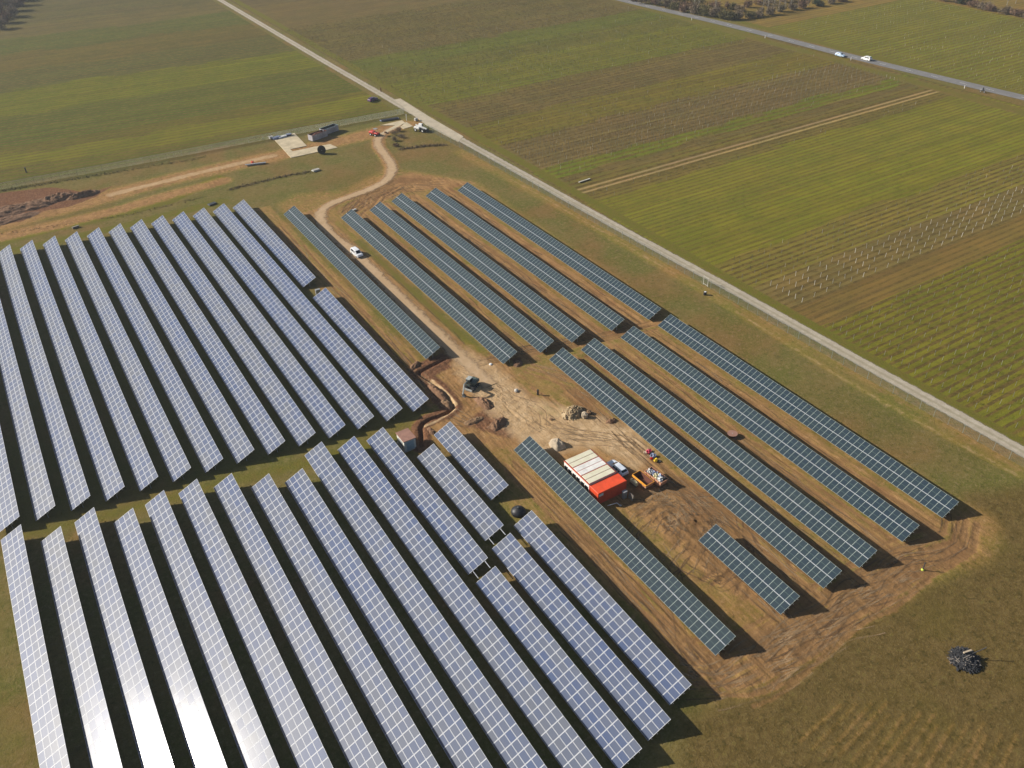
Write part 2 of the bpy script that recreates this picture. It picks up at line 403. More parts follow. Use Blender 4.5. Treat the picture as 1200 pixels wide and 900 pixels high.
wob = 1.2 * (vnoise(X[r1] / 25, Y[r1] / 9, 5) - .5) + 5 * (vnoise(X[r1] / 9, Y[r1] / 3, 6) - .5) * (Y[r1] > 125)
c, s = band(X[r1], Y[r1] + wob, RB); W3[r1, :3] = c; W2[r1, 1] = 1; W2[r1, 2] = s
for yc in (193.5, 190.8):
    i = np.where((X > 141) & (X < 311) & (np.abs(Y - yc) < .5))[0]; W3[i, :3] = (.205, .155, .15); W2[i, 2] = 0
FS = .085
LBpx = [(205, (0.074, 0.079, 0.026), .6), (166, (0.097, 0.102, 0.025), .3), (151, (0.081, 0.081, 0.028), .6), (141, (0.060, 0.077, 0.025), .7), (106, (0.083, 0.099, 0.021), .5), (79, (0.058, 0.067, 0.039), .75), (59, (0.076, 0.069, 0.040), .35), (39, (0.056, 0.074, 0.037), .6), (22, (0.081, 0.074, 0.058), .25), (8, (0.065, 0.065, 0.056), .35)]
LB = []
for py, c, s in LBpx:
    p = P(200, py); LB.append((p[1] + FS * (p[0] - 131), c, s))
LB[0] = (-1000, *LB[0][1:])
l1 = np.where((X < 132.5) & (Y + FS * .78 * (X - 131) > 289.2))[0]
yl = Y[l1] + FS * (X[l1] - 131) + 7 * (vnoise(X[l1] / 14, Y[l1] / 4, 9) - .5) + 1.5 * (vnoise(X[l1] / 30, Y[l1] / 12, 8) - .5)
c, s = band(X[l1], yl, LB); W3[l1, :3] = c; W2[l1, 1] = 1; W2[l1, 2] = s
f2 = np.where((X > 326) & (X < 437) & (Y < 300))[0]
W3[f2, :3] = (.104, .110, .036); W2[f2, 1] = 1; W2[f2, 2] = .5
f3 = np.where((X >= 437) | ((X > 326) & (Y >= 300)))[0]
W3[f3, :3] = (.135, .10, .062); W2[f3, 1] = 1; W2[f3, 2] = 0
i = np.where((X < 20) & (Y > 560) | (Y > 640))[0]; W3[i, :3] = (.09, .075, .055); W2[i, 1] = 1; W2[i, 2] = .1
# verges
for lo, hi, v in ((138.2, 142.5, .9), (129, 134, .15), (307, 315.5, .55), (325, 331, .8)):
    i = np.where((X > lo) & (X < hi))[0]; w = np.sin(math.pi * np.clip((X[i] - lo) / (hi - lo), 0, 1)) ** .5
    W1[i, 2] = np.maximum(W1[i, 2], v * w); W2[i, 1] *= 1 - .85 * w
# bottom right: traces of pulled-out vine rows
OLD = []
for k in range(15):
    a = P(938 + k * 15.2, 868 + k * 5.4 + (k % 3) * 3); b = P(985 + k * 14.2 + (k % 4) * 4, 826 + k * 3.0 - (k % 4) * 4); OLD.append((a, b))
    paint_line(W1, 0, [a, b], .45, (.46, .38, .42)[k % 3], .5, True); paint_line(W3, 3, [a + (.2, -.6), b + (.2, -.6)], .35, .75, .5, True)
# heights
RUT = np.zeros(NV)
def wheel(pts, n, spread, wob, depth, w=.30):
    depth *= 1.35
    c0 = np.array(pts)
    for k in range(n):
        off = rng.normal(0, spread); ph_ = rng.random() * 50; t_ = np.linspace(0, 1, 40)
        l_ = np.concatenate([[0], np.cumsum(np.hypot(*np.diff(c0, axis=0).T))]); l_ /= l_[-1]
        cx_ = np.interp(t_, l_, c0[:, 0]); cy_ = np.interp(t_, l_, c0[:, 1]); d_ = np.stack([np.gradient(cx_), np.gradient(cy_)], -1); d_ /= np.linalg.norm(d_, axis=1)[:, None]
        o_ = off + wob * 2 * (vnoise(t_ * 4 + ph_, np.zeros(40), 7) - .5); a_, b_ = sorted(rng.random(2) * 1.3 - .15)
        k_ = (t_ >= a_) & (t_ <= max(b_, a_ + .2))
        if k_.sum() < 3: continue
        for g_ in (-.85, .85):
            p_ = np.stack([cx_ + d_[:, 1] * (o_ + g_), cy_ - d_[:, 0] * (o_ + g_)], -1)[k_]
            i_ = sub([tuple(q) for q in p_], 1.2); dd_ = dist_poly(X[i_], Y[i_], [tuple(q) for q in p_])
            RUT[i_] = np.minimum(RUT[i_], -depth * (1 - sstep(w * .5, w * 1.6, dd_)))
ring = [P(*p) for p in ((812, 795), (868, 788), (935, 752), (1000, 706), (1070, 666), (1132, 640), (1142, 612))]
wheel(ring, 22, 2.2, 2.0, .09)
for x_, y0_, y1_, n_ in ((75.6, 48, 80, 4), (80.6, 46, 112, 7), (89.2, 46, 120, 5), (98, 46, 120, 4), (108, 46, 120, 3), (59.3, 44, 100, 6), (80.8, 124, 216, 5), (89.2, 124, 218, 5), (98, 124, 218, 5), (108, 124, 217, 5), (58, 124, 220, 5)):
    wheel([(x_, y0_), (x_, (y0_ + y1_) / 2), (x_ + .2, y1_)], n_, .9, .8, .07)
wheel([P(*p) for p in ((740, 590), (790, 575), (840, 610), (870, 650), (850, 690))], 14, 2.5, 3, .10)
wheel([P(*p) for p in ((800, 640), (830, 600), (870, 640), (930, 690))], 10, 2.5, 3, .09)
wheel([P(*p) for p in ((410, 250), (440, 228), (470, 214), (520, 216))], 12, 2.5, 3, .10)
wheel([P(*p) for p in ((540, 430), (600, 470), (650, 505), (740, 520))], 10, 2.5, 2, .06)
wheel([P(*p) for p in ((545, 425), (640, 406), (700, 394), (770, 378))], 5, .7, .6, .08)
wheel([P(*p) for p in ((620, 430), (680, 450), (730, 490))], 5, 1.2, 1, .06)
site = (X > -35) & (X < 131) & (Y > 18) & (Y < 290)
hgt = (fbm(X / 2.2, Y / 2.2, 4, 3) - .5) * .22 + (fbm(X / 14, Y / 14, 3, 9) - .5) * .25
hgt = hgt * (.45 + .55 * np.clip(W1[:, 0] + W1[:, 3] + W2[:, 3], 0, 1)) + W2[:, 3] * (fbm(X / .9, Y / 1.1, 3, 21) - .5) * .35
rutX = (fbm(X / .55, Y / 7, 3, 2) - .5) * .16 * sstep(.5, .75, W1[:, 0]) * (W1[:, 1] < .4)
Z = np.where(site, hgt + rutX, (fbm(X / 3, Y / 3, 3, 3) - .5) * .12 * ((X > -420) & (X < 480) & (Y < 640)))
Z = Z + RUT
W1[:, 0] = np.clip(W1[:, 0] + np.clip(np.abs(RUT) * 3.2, 0, .35) * (W2[:, 0] < .9), 0, 1)
W3[:, 3] = np.maximum(np.where(W3[:, 3] > .99, 0, W3[:, 3]), np.clip(.5 - RUT * 4, 0, 1))
Z -= .06
i = np.where((X > 129) & (X < 141))[0]; Z[i] = -.03 + (Z[i] + .06) * np.clip(np.abs(X[i] - 135.5) / 5 - .3, 0, 1)
i = np.where((X > 306) & (X < 330))[0]; Z[i] = -.04
# the trench
TR = [P(*p) for p in ((521, 421), (505, 429), (490, 437), (499, 443), (509, 449), (519, 459), (528, 469), (531, 478), (524, 484), (514, 488), (504, 491), (496, 496), (493, 501), (494, 510), (494, 522))]
i = sub(TR, 4); d = dist_poly(X[i], Y[i], TR)
Z[i] = Z[i] * sstep(.4, 1.2, d) - (1 - sstep(.22, .5, d)) * .8 + .16 * np.exp(-((d - 1.1) / .5) ** 2) * (.5 + fbm(X[i] / .8, Y[i] / .8, 3, 31))
W1[i, 3] = np.maximum(W1[i, 3], (1 - sstep(.3, 3.6, d)) * .85)
TRACK = [P(*p) for p in ((468, 147), (453, 154), (443, 163), (444, 172), (453, 184), (459, 195), (457, 206), (447, 215), (430, 223), (408, 231), (390, 238), (378, 246), (375, 255), (380, 266), (393, 279), (418, 299), (449, 330), (478, 360), (505, 386), (528, 408), (552, 430), (574, 452))]
i = sub(TRACK, 6); d = dist_poly(X[i], Y[i], TRACK)
Z[i] = Z[i] * sstep(1.6, 3.2, d) - .05 * (1 - sstep(1.6, 3.2, d))
W1[i, 0] = np.maximum(W1[i, 0], (1 - sstep(1.2, 3.6, d)) * .95); W1[i, 2] *= sstep(1.5, 4, d)
PADP = [P(*p) for p in ((322, 160), (346, 155), (361, 171), (388, 167), (396, 173), (341, 184))]
i = sub(PADP, 3); Z[i] = np.minimum(Z[i], -.05)

nx, ny = len(gx), len(gy)
idx = np.arange(nx * ny).reshape(ny, nx)
quads = np.stack([idx[:-1, :-1], idx[:-1, 1:], idx[1:, 1:], idx[1:, :-1]], -1).reshape(-1, 4)

def N(t, typ, **kw):
    n = t.nodes.new(typ)
    for k, v in kw.items(): setattr(n, k, v)
    return n
def ground_material():
    m = bpy.data.materials.new('farmland ground'); m.use_nodes = True
    t = m.node_tree; L = t.links.new; b = t.nodes['Principled BSDF']
    b.inputs['Roughness'].default_value = 1.0; b.inputs['Specular IOR Level'].default_value = .03
    ge = N(t, 'ShaderNodeNewGeometry')
    def noise(sc, det=5, ro=.6, vec=None):
        n = N(t, 'ShaderNodeTexNoise'); n.inputs['Scale'].default_value = sc; n.inputs['Detail'].default_value = det; n.inputs['Roughness'].default_value = ro
        L(vec if vec is not None else ge.outputs['Position'], n.inputs['Vector']); return n.outputs[0]
    def math_(op, a, b_=None, c=None, clamp=False):
        n = N(t, 'ShaderNodeMath', operation=op); n.use_clamp = clamp
        for k, v in enumerate((a, b_, c)):
            if v is None: continue
            if isinstance(v, (int, float)): n.inputs[k].default_value = v
            else: L(v, n.inputs[k])
        return n.outputs[0]
    def mix(f, a, b_):
        n = N(t, 'ShaderNodeMix', data_type='RGBA')
        if isinstance(f, (int, float)): n.inputs[0].default_value = f
        else: L(f, n.inputs[0])
        for k, v in ((6, a), (7, b_)):
            if isinstance(v, tuple): n.inputs[k].default_value = (*v, 1)
            else: L(v, n.inputs[k])
        return n.outputs[2]
    def mul(a, f):                       # colour times a grey factor
        n = N(t, 'ShaderNodeMix', data_type='RGBA', blend_type='MULTIPLY'); n.inputs[0].default_value = 1
        L(a, n.inputs[6]); L(f, n.inputs[7]); return n.outputs[2]
    def smooth(x, a, b_):
        n = N(t, 'ShaderNodeMapRange', interpolation_type='SMOOTHSTEP'); L(x, n.inputs[0])
        n.inputs[1].default_value = a; n.inputs[2].default_value = b_; return n.outputs[0]
    sxy = N(t, 'ShaderNodeSeparateXYZ'); L(ge.outputs['Position'], sxy.inputs[0])
    yard = smooth(sxy.outputs[1], 236.0, 228.0)
    def attr(name):
        a = N(t, 'ShaderNodeAttribute'); a.attribute_name = name
        s = N(t, 'ShaderNodeSeparateColor'); L(a.outputs['Color'], s.inputs[0])
        return s.outputs[0], s.outputs[1], s.outputs[2], a.outputs['Alpha'], a.outputs['Color']
    dirt, pale, lush, red, _ = attr('cover'); dark, field, stripe, rut, _ = attr('turf'); _a = attr('crop'); fcol, wet = _a[4], _a[3]
    n1 = noise(.09, 5); n2 = noise(.5, 6, .65); n3 = noise(2.2, 6, .7); n4 = noise(7, 4, .7); n0 = noise(.03, 3)
    st = N(t, 'ShaderNodeMapping'); L(ge.outputs['Position'], st.inputs[0]); st.inputs['Scale'].default_value = (1.6, .14, 1)
    ns = noise(1.1, 5, .7, st.outputs[0])
    nl = noise(1.0, 5, .7, None); ns = math_('ADD', math_('MULTIPLY', ns, yard), math_('MULTIPLY', nl, math_('SUBTRACT', 1.0, yard)))          # drawn out along the panel rows (wheel marks)
    st2 = N(t, 'ShaderNodeMapping'); L(ge.outputs['Position'], st2.inputs[0]); st2.inputs['Scale'].default_value = (.05, 1.1, 1)
    nf = noise(1.0, 5, .75, st2.outputs[0])        # drawn out along the vine rows
    # turf
    g1 = mix(smooth(n1, .38, .62), (.135, .098, .040), (.096, .090, .026))
    g1 = mix(smooth(n3, .45, .75), g1, (.155, .118, .058))
    g1 = mix(smooth(n2, .54, .70), g1, (.078, .066, .026))
    nb = noise(1.0, 6, .75); g1 = mix(smooth(nb, .5, .68), g1, (.170, .130, .070)); g1 = mix(smooth(nb, .47, .33), g1, (.075, .070, .022))
    g1 = mix(smooth(n0, .48, .62), g1, mul(g1, mix(0.0, (1.12, .94, 1.0), (1, 1, 1))))
    lu = mix(smooth(n2, .35, .7), (.105, .100, .018), (.120, .092, .028)); lu = mix(smooth(n3, .5, .7), lu, (.075, .075, .018))
    lf = smooth(math_('ADD', lush, math_('MULTIPLY', math_('SUBTRACT', n2, .5), .9)), .22, .68)
    c = mix(lf, g1, lu)
    dk = mix(smooth(n2, .35, .7), (.072, .052, .022), (.102, .072, .035)); dk = mix(smooth(n3, .48, .72), dk, (.125, .095, .050)); dk = mix(smooth(nb, .47, .32), dk, (.045, .038, .015)); dk = mix(smooth(nb, .52, .70), dk, (.105, .085, .034)); dk = mix(math_('MULTIPLY', smooth(n1, .48, .75), .4), dk, (.080, .066, .020)); dk = mul(dk, mix(0.0, (1.14, 1.06, .98), (1, 1, 1)))
    c = mix(smooth(math_('ADD', dark, math_('MULTIPLY', math_('SUBTRACT', n1, .5), .5)), .2, .75), c, dk)
    c = mul(c, mix(0.0, (1.20, 1.24, .98), (1, 1, 1)))
    # bare soil
    so_ = mix(smooth(n2, .38, .62), (.255, .155, .075), (.19, .112, .056)); so_ = mix(smooth(nb, .52, .68), so_, (.29, .185, .10)); so_ = mix(smooth(nb, .45, .32), so_, (.14, .082, .040)); so_ = mix(smooth(ns, .52, .7), so_, (.29, .185, .095)); so_ = mix(smooth(n1, .5, .68), so_, (.19, .108, .055))
    so_ = mix(smooth(ns, .46, .33), so_, (.135, .088, .036))
    df = math_('ADD', dirt, math_('MULTIPLY', math_('SUBTRACT', n2, .5), .7)); df = math_('ADD', df, math_('MULTIPLY', math_('SUBTRACT', ns, .5), .75)); df = math_('ADD', df, math_('MULTIPLY', math_('SUBTRACT', n3, .5), .3))
    c = mix(smooth(df, .24, .84), c, so_)
    c = mix(math_('MULTIPLY', smooth(math_('ADD', wet, math_('MULTIPLY', math_('SUBTRACT', n3, .5), .5)), .58, .95), .5), c, (.125, .076, .040))
    rd = mix(smooth(n3, .38, .66), (.085, .042, .027), (.175, .096, .060))
    c = mix(smooth(math_('ADD', red, math_('MULTIPLY', math_('SUBTRACT', n2, .5), .7)), .3, .62), c, rd)
    pl = mix(smooth(nb, .38, .62), (.43, .33, .235), (.29, .205, .125)); pl = mix(smooth(n3, .55, .75), pl, (.46, .37, .27)); pl = mix(smooth(n1, .5, .7), pl, (.36, .26, .16))
    c = mix(smooth(math_('ADD', pale, math_('MULTIPLY', math_('SUBTRACT', n2, .5), .8)), .3, .8), c, pl)
    c = mul(c, mix(smooth(math_('ADD', math_('ADD', dirt, pale), red), .1, .5), (1, 1, 1), (1.32, 1.24, 1.04)))
    # cultivated fields: grass strips between rows of dug earth
    sp = N(t, 'ShaderNodeSeparateXYZ'); L(ge.outputs['Position'], sp.inputs[0])
    isl = math_('LESS_THAN', sp.outputs[0], 133.0)
    yy = math_('ADD', sp.outputs[1], math_('MULTIPLY', math_('MULTIPLY', math_('SUBTRACT', sp.outputs[0], 131.0), FS), isl))
    per = math_('ADD', 2 * math.pi / 1.95, math_('MULTIPLY', math_('MAXIMUM', isl, math_('GREATER_THAN', yy, 190.0)), 2 * math.pi / 2.9 - 2 * math.pi / 1.95))
    ph = math_('MULTIPLY', yy, per)
    sn = math_('SINE', math_('ADD', ph, math_('MULTIPLY', n2, .5)))
    s2 = math_('SINE', math_('MULTIPLY', yy, 2 * math.pi / 15.6))
    wv = math_('MULTIPLY_ADD', sn, .42, .5); wv = math_('ADD', wv, math_('MULTIPLY', math_('SUBTRACT', nf, .5), .8)); wv = math_('ADD', wv, math_('MULTIPLY', math_('SUBTRACT', n3, .5), .5)); wv = math_('ADD', wv, math_('MULTIPLY', s2, .06))
    earth = mix(smooth(n2, .4, .65), (.068, .048, .036), (.115, .080, .054))
    fc = mix(smooth(n1, .36, .66), fcol, mul(fcol, mix(0.0, (1.34, 1.16, 1.15), (1, 1, 1))))
    fc = mix(smooth(nf, .50, .72), fc, mul(fcol, mix(0.0, (.68, .72, .75), (1, 1, 1))))
    fc = mix(math_('MULTIPLY', smooth(n0, .5, .62), .25), fc, mul(fcol, mix(0.0, (1.15, .9, 1.1), (1, 1, 1))))
    fc = mix(smooth(n3, .56, .8), fc, mul(fcol, mix(0.0, (1.3, 1.22, 1.25), (1, 1, 1))))
    fc = mix(math_('MULTIPLY', smooth(nb, .50, .68), .45), fc, (.112, .088, .048)); fc = mix(math_('MULTIPLY', smooth(nb, .46, .32), .35), fc, (.070, .076, .022))
    st3 = N(t, 'ShaderNodeMapping'); L(ge.outputs['Position'], st3.inputs[0]); st3.inputs['Scale'].default_value = (.004, .22, 1); st3.inputs['Rotation'].default_value = (0, 0, 0)
    cb = N(t, 'ShaderNodeCombineXYZ'); L(math_('MULTIPLY', sp.outputs[0], .006), cb.inputs[0]); L(math_('MULTIPLY', yy, .30), cb.inputs[1])
    nr = noise(1.0, 4, .8, cb.outputs[0])          # every row a little different from its neighbour
    fc = mix(math_('MULTIPLY', smooth(nr, .46, .60), .5), fc, mul(fcol, mix(0.0, (.72, .66, .9), (1, 1, 1)))); fc = mix(math_('MULTIPLY', smooth(nr, .46, .34), .5), fc, mul(fcol, mix(0.0, (1.28, 1.34, 1.0), (1, 1, 1))))
    fc = mix(math_('MULTIPLY', smooth(wv, .5, .74), math_('MULTIPLY_ADD', stripe, .62, .42)), fc, earth)
    
    fc = mul(fc, mix(0.0, (1.37, 1.36, .60), (1, 1, 1)))
    c = mix(smooth(math_('ADD', field, math_('MULTIPLY', math_('SUBTRACT', n2, .5), .5)), .3, .7), c, fc)
    grain = N(t, 'ShaderNodeCombineColor'); gv = math_('MULTIPLY_ADD', n4, 1.1, .45)
    for k in range(3): L(gv, grain.inputs[k])
    c = mul(c, grain.outputs[0])
    L(c, b.inputs['Base Color'])
    hh = math_('MULTIPLY_ADD', n3, .6, math_('MULTIPLY', n4, .4)); hh = math_('ADD', hh, math_('MULTIPLY', ns, math_('MULTIPLY', dirt, .9)))
    bp = N(t, 'ShaderNodeBump'); bp.inputs['Strength'].default_value = .9; bp.inputs['Distance'].default_value = .22
    L(hh, bp.inputs['Height']); L(bp.outputs[0], b.inputs['Normal'])
    return m
me = np_mesh('ground', np.stack([X, Y, Z], -1), quads, [ground_material()])
for nm, A in (('cover', W1), ('turf', W2), ('crop', W3)):
    a = me.attributes.new(nm, 'FLOAT_COLOR', 'POINT'); a.data.foreach_set('color', np.ascontiguousarray(A, np.float32).ravel())
tag(link('ground', me), kind='structure')
def gz(x, y):
    i = min(max(int(np.searchsorted(gx, x)), 1), nx - 1); j = min(max(int(np.searchsorted(gy, y)), 1), ny - 1)
    tx = (x - gx[i - 1]) / (gx[i] - gx[i - 1]); ty = (y - gy[j - 1]) / (gy[j] - gy[j - 1])
    z = Z.reshape(ny, nx)
    return float((z[j - 1, i - 1] * (1 - tx) + z[j - 1, i] * tx) * (1 - ty) + (z[j, i - 1] * (1 - tx) + z[j, i] * tx) * ty)

# ---------------------------------------------------------------- roads and tracks (strips with worn, ragged edges)
def strip_mat(name, c1, c2, c3, edge=.5, grass=(.11, .10, .03), sc=.6, wheel=0.0, opac=1.0):
    m = bpy.data.materials.new(name); m.use_nodes = True
    t = m.node_tree; L = t.links.new; b = t.nodes['Principled BSDF']; b.inputs['Roughness'].default_value = .92; b.inputs['Specular IOR Level'].default_value = .15
    ge = N(t, 'ShaderNodeNewGeometry'); uv = N(t, 'ShaderNodeUVMap')
    sx = N(t, 'ShaderNodeSeparateXYZ'); L(uv.outputs[0], sx.inputs[0])
    def noise(s, d=5):
        n = N(t, 'ShaderNodeTexNoise'); n.inputs['Scale'].default_value = s; n.inputs['Detail'].default_value = d; n.inputs['Roughness'].default_value = .65; L(ge.outputs['Position'], n.inputs['Vector']); return n.outputs[0]
    def mr(x, a, b_):
        n = N(t, 'ShaderNodeMapRange', interpolation_type='SMOOTHSTEP'); L(x, n.inputs[0]); n.inputs[1].default_value = a; n.inputs[2].default_value = b_; return n.outputs[0]
    def mix(f, a, b_):
        n = N(t, 'ShaderNodeMix', data_type='RGBA'); L(f, n.inputs[0])
        for k, v in ((6, a), (7, b_)):
            if isinstance(v, tuple): n.inputs[k].default_value = (*v, 1)
            else: L(v, n.inputs[k])
        return n.outputs[2]
    def mt(op, a, b_):
        n = N(t, 'ShaderNodeMath', operation=op)
        for k, v in enumerate((a, b_)):
            if isinstance(v, (int, float)): n.inputs[k].default_value = v
            else: L(v, n.inputs[k])
        return n.outputs[0]
    n1 = noise(sc); n2 = noise(sc * 6); n3 = noise(sc * .15, 3)
    c = mix(mr(n1, .35, .68), c1, c2); c = mix(mr(n2, .5, .78), c, c3); c = mix(mr(n3, .45, .65), c, c1)
    au = mt('ABSOLUTE', mt('SUBTRACT', sx.outputs[0], .5), 0)        # 0 centre .. .5 edge
    if wheel > 0:
        cen = mr(mt('ADD', au, mt('MULTIPLY', mt('SUBTRACT', n1, .5), .16)), .13, .02)
        c = mix(mt('MULTIPLY', cen, wheel), c, grass)
    L(c, b.inputs['Base Color'])
    e = mr(mt('ADD', au, mt('MULTIPLY', mt('SUBTRACT', n1, .5), edge * .30)), .5 - edge * .22, .5 - edge * .06)
    if opac < 1: e = mt('SUBTRACT', 1.0, mt('MULTIPLY', mt('SUBTRACT', 1.0, e), mt('MULTIPLY', mr(n3, .3, .7), opac)))
    tr = N(t, 'ShaderNodeBsdfTransparent'); ms = N(t, 'ShaderNodeMixShader')
    L(e, ms.inputs[0]); L(b.outputs[0], ms.inputs[1]); L(tr.outputs[0], ms.inputs[2])
    L(ms.outputs[0], t.nodes['Material Output'].inputs['Surface'])
    bp = N(t, 'ShaderNodeBump'); bp.inputs['Distance'].default_value = .06; L(n2, bp.inputs['Height']); L(bp.outputs[0], b.inputs['Normal'])
    return m
def resample(pts, step):
    pts = np.array(pts, float)
    # Catmull-Rom
    out = []
    for i in range(len(pts) - 1):
        p0 = pts[max(i - 1, 0)]; p1 = pts[i]; p2 = pts[i + 1]; p3 = pts[min(i + 2, len(pts) - 1)]
        n = max(2, int(np.linalg.norm(p2 - p1) / step))
        for k in range(n):
            s = k / n
            out.append(.5 * ((2 * p1) + (-p0 + p2) * s + (2 * p0 - 5 * p1 + 4 * p2 - p3) * s * s + (-p0 + 3 * p1 - 3 * p2 + p3) * s ** 3))
    out.append(pts[-1]); return np.array(out)
def strip(name, pts, width, z, material, step=1.5, cols=5, jit=0.0, crown=0.0):
    c = resample(pts, step); d = np.gradient(c, axis=0); d /= np.linalg.norm(d, axis=1)[:, None]; n = np.stack([d[:, 1], -d[:, 0]], -1)
    w = np.full(len(c), width) if np.isscalar(width) else np.interp(np.linspace(0, 1, len(c)), np.linspace(0, 1, len(width)), width)
    w = w * (1 + jit * (vnoise(np.arange(len(c)) * .35, np.zeros(len(c)), 4) - .5))
    vs = []; uvs = []
    L_ = np.concatenate([[0], np.cumsum(np.linalg.norm(np.diff(c, axis=0), axis=1))])
    for k in range(cols):
        s = k / (cols - 1) - .5
        vs.append(np.column_stack([c + n * (s * w)[:, None], np.full(len(c), z + crown * (1 - (2 * s) ** 2))])); uvs.append(np.column_stack([np.full(len(c), s + .5), L_]))
    V = np.stack(vs, 1).reshape(-1, 3); UVv = np.stack(uvs, 1).reshape(-1, 2)
    m = len(c); ii = np.arange(m * cols).reshape(m, cols)
    q = np.stack([ii[:-1, :-1], ii[:-1, 1:], ii[1:, 1:], ii[1:, :-1]], -1).reshape(-1, 4)
    me = np_mesh(name, V, q, [material])
    uvl = me.uv_layers.new(name='UVMap'); vi = np.empty(len(me.loops), np.int32); me.loops.foreach_get('vertex_index', vi)
    uvl.data.foreach_set('uv', np.ascontiguousarray(UVv[vi], np.float32).ravel())
    return tag(link(name, me), kind='structure')
m_gravel = strip_mat('pale gravel', (.34, .295, .225), (.43, .38, .30), (.25, .215, .155), edge=.95, wheel=.5, grass=(.22, .20, .12))
m_sandtrack = strip_mat('sandy track', (.40, .275, .155), (.47, .335, .205), (.33, .215, .115), edge=1.7, wheel=.0)
m_asph = strip_mat('worn asphalt', (.17, .165, .16), (.21, .205, .20), (.14, .137, .135), edge=.15, sc=.4)
ROADP = [(133.0, 760), (133.4, 600), (133.5, 531), (133.3, 383), (133.6, 320), (133.7, 289.2), (134.9, 219.2), (135.8, 165.7), (137.0, 125.8), (137.6, 87.9), (138.4, 50.8), (139, 10), (140, -60)]
strip('gravel_road', ROADP, 4.2, .03, m_gravel, 2.0, 5, .06)
strip('dirt_track', TRACK, [4.6, 5.0, 5.4, 5.6, 5.6, 5.8, 6.2, 6.4, 6.0], .05, m_sandtrack, 1.0, 7, .25)
ASP = [(308, 640), (309, 520), (312.6, 395), (318.6, 315), (320.8, 245), (323.8, 199.6), (326.6, 166), (333, 100), (345, 0), (360, -100)]
strip('asphalt_road', ASP, 6.4, .05, m_asph, 4.0, 5)
mk = MB(); cs = resample(ASP, 2.0)
for k in range(0, len(cs) - 2, 6):
    a, b_ = cs[k], cs[k + 1]; d = (b_ - a) / np.linalg.norm(b_ - a); nn_ = np.array((d[1], -d[0])) * .07; e_ = a + d * 3
    mk.add([(*(a - nn_), .056), (*(a + nn_), .056), (*(e_ + nn_), .056), (*(e_ - nn_), .056)], [(0, 1, 2, 3)], K['white'])
tag(mk.build('road_marking'), kind='structure')
def slab(name, pxs, mat_, z=.12, kind='structure'):
    pts = [tuple(P(*p)) for p in pxs]
    a = sum(pts[i][0] * pts[(i + 1) % len(pts)][1] - pts[(i + 1) % len(pts)][0] * pts[i][1] for i in range(len(pts)))
    if a < 0: pts = pts[::-1]
    return tag(MB().prism(pts, -.2, z, mat_).build(name), kind=kind)
slab('concrete_pad', [(320, 162), (345, 156), (359.5, 171), (340, 175), (343, 177.5), (368, 172.2), (387, 169), (395.5, 173), (341, 185)], K['concrete'], .08)
slab('concrete_slab', [(446, 147), (471, 141), (475, 144), (452, 156), (444, 158), (463, 147)], K['concrete'], .06)
slab('concrete_slab', [(469, 149), (476, 143), (484, 148), (473, 151)], K['concrete'], .065)
slab('concrete_apron', [(462, 117), (469, 115.5), (505, 138), (543, 160), (537, 166.5), (500, 147)], mat('pale road concrete', (.44, .38, .28), .9, .1, .3), .07)

# ---------------------------------------------------------------- tyre tracks pressed into the soil
def tracks_mat(name, c1, c2):
    m = strip_mat(name, c1, c2, c1, edge=1.9, sc=1.4, opac=.7); return m
TV = {0: [], 1: []}; TQ = {0: [], 1: []}; TU = {0: [], 1: []}
def tyre(pts, n, spread, wob, dk=.55):
    c0 = np.array(pts, float); l_ = np.concatenate([[0], np.cumsum(np.hypot(*np.diff(c0, axis=0).T))]); tot = l_[-1]
    for k in range(n):
        a_ = random.uniform(-.1, .7) * tot; b_ = a_ + random.uniform(.15, .5) * tot; a_, b_ = max(a_, 0), min(b_, tot)
        m = int((b_ - a_) / .45)
        if m < 5: continue
        d_ = np.linspace(a_, b_, m); ph_ = random.random() * 90; off = random.gauss(0, spread)
        cx_ = np.interp(d_, l_, c0[:, 0]); cy_ = np.interp(d_, l_, c0[:, 1])
        for it in range(2): cx_[1:-1] = (cx_[:-2] + cx_[1:-1] * 2 + cx_[2:]) / 4; cy_[1:-1] = (cy_[:-2] + cy_[1:-1] * 2 + cy_[2:]) / 4
        tg = np.stack([np.gradient(cx_), np.gradient(cy_)], -1); tg /= np.linalg.norm(tg, axis=1)[:, None] + 1e-9
        o_ = off + wob * 2 * (vnoise(d_ / 7 + ph_, np.zeros(m), 7) - .5); kind = 0 if random.random() < dk else 1; wd = random.uniform(.16, .30)
        for g_ in (-.8, .8):
            rows = []
            for e_ in (-1, 0, 1):
                x_ = cx_ + tg[:, 1] * (o_ + g_ + e_ * wd); y_ = cy_ - tg[:, 0] * (o_ + g_ + e_ * wd)
                rows.append(np.stack([x_, y_, np.array([gz(p, q) for p, q in zip(x_, y_)]) + .035], -1))
            V_ = np.stack(rows, 1).reshape(-1, 3); b0 = sum(len(v) for v in TV[kind]); ii = np.arange(m * 3).reshape(m, 3) + b0
            TV[kind].append(V_); TQ[kind].append(np.stack([ii[:-1, :-1], ii[:-1, 1:], ii[1:, 1:], ii[1:, :-1]], -1).reshape(-1, 4)); TU[kind].append(np.stack([np.tile([0, .5, 1], m), np.repeat(d_, 3)], -1))
RING = [P(*p) for p in ((800, 800), (835, 800), (868, 788), (935, 752), (1000, 706), (1070, 666), (1132, 640), (1142, 612))]
tyre(RING, 34, 2.0, 1.6, .35)
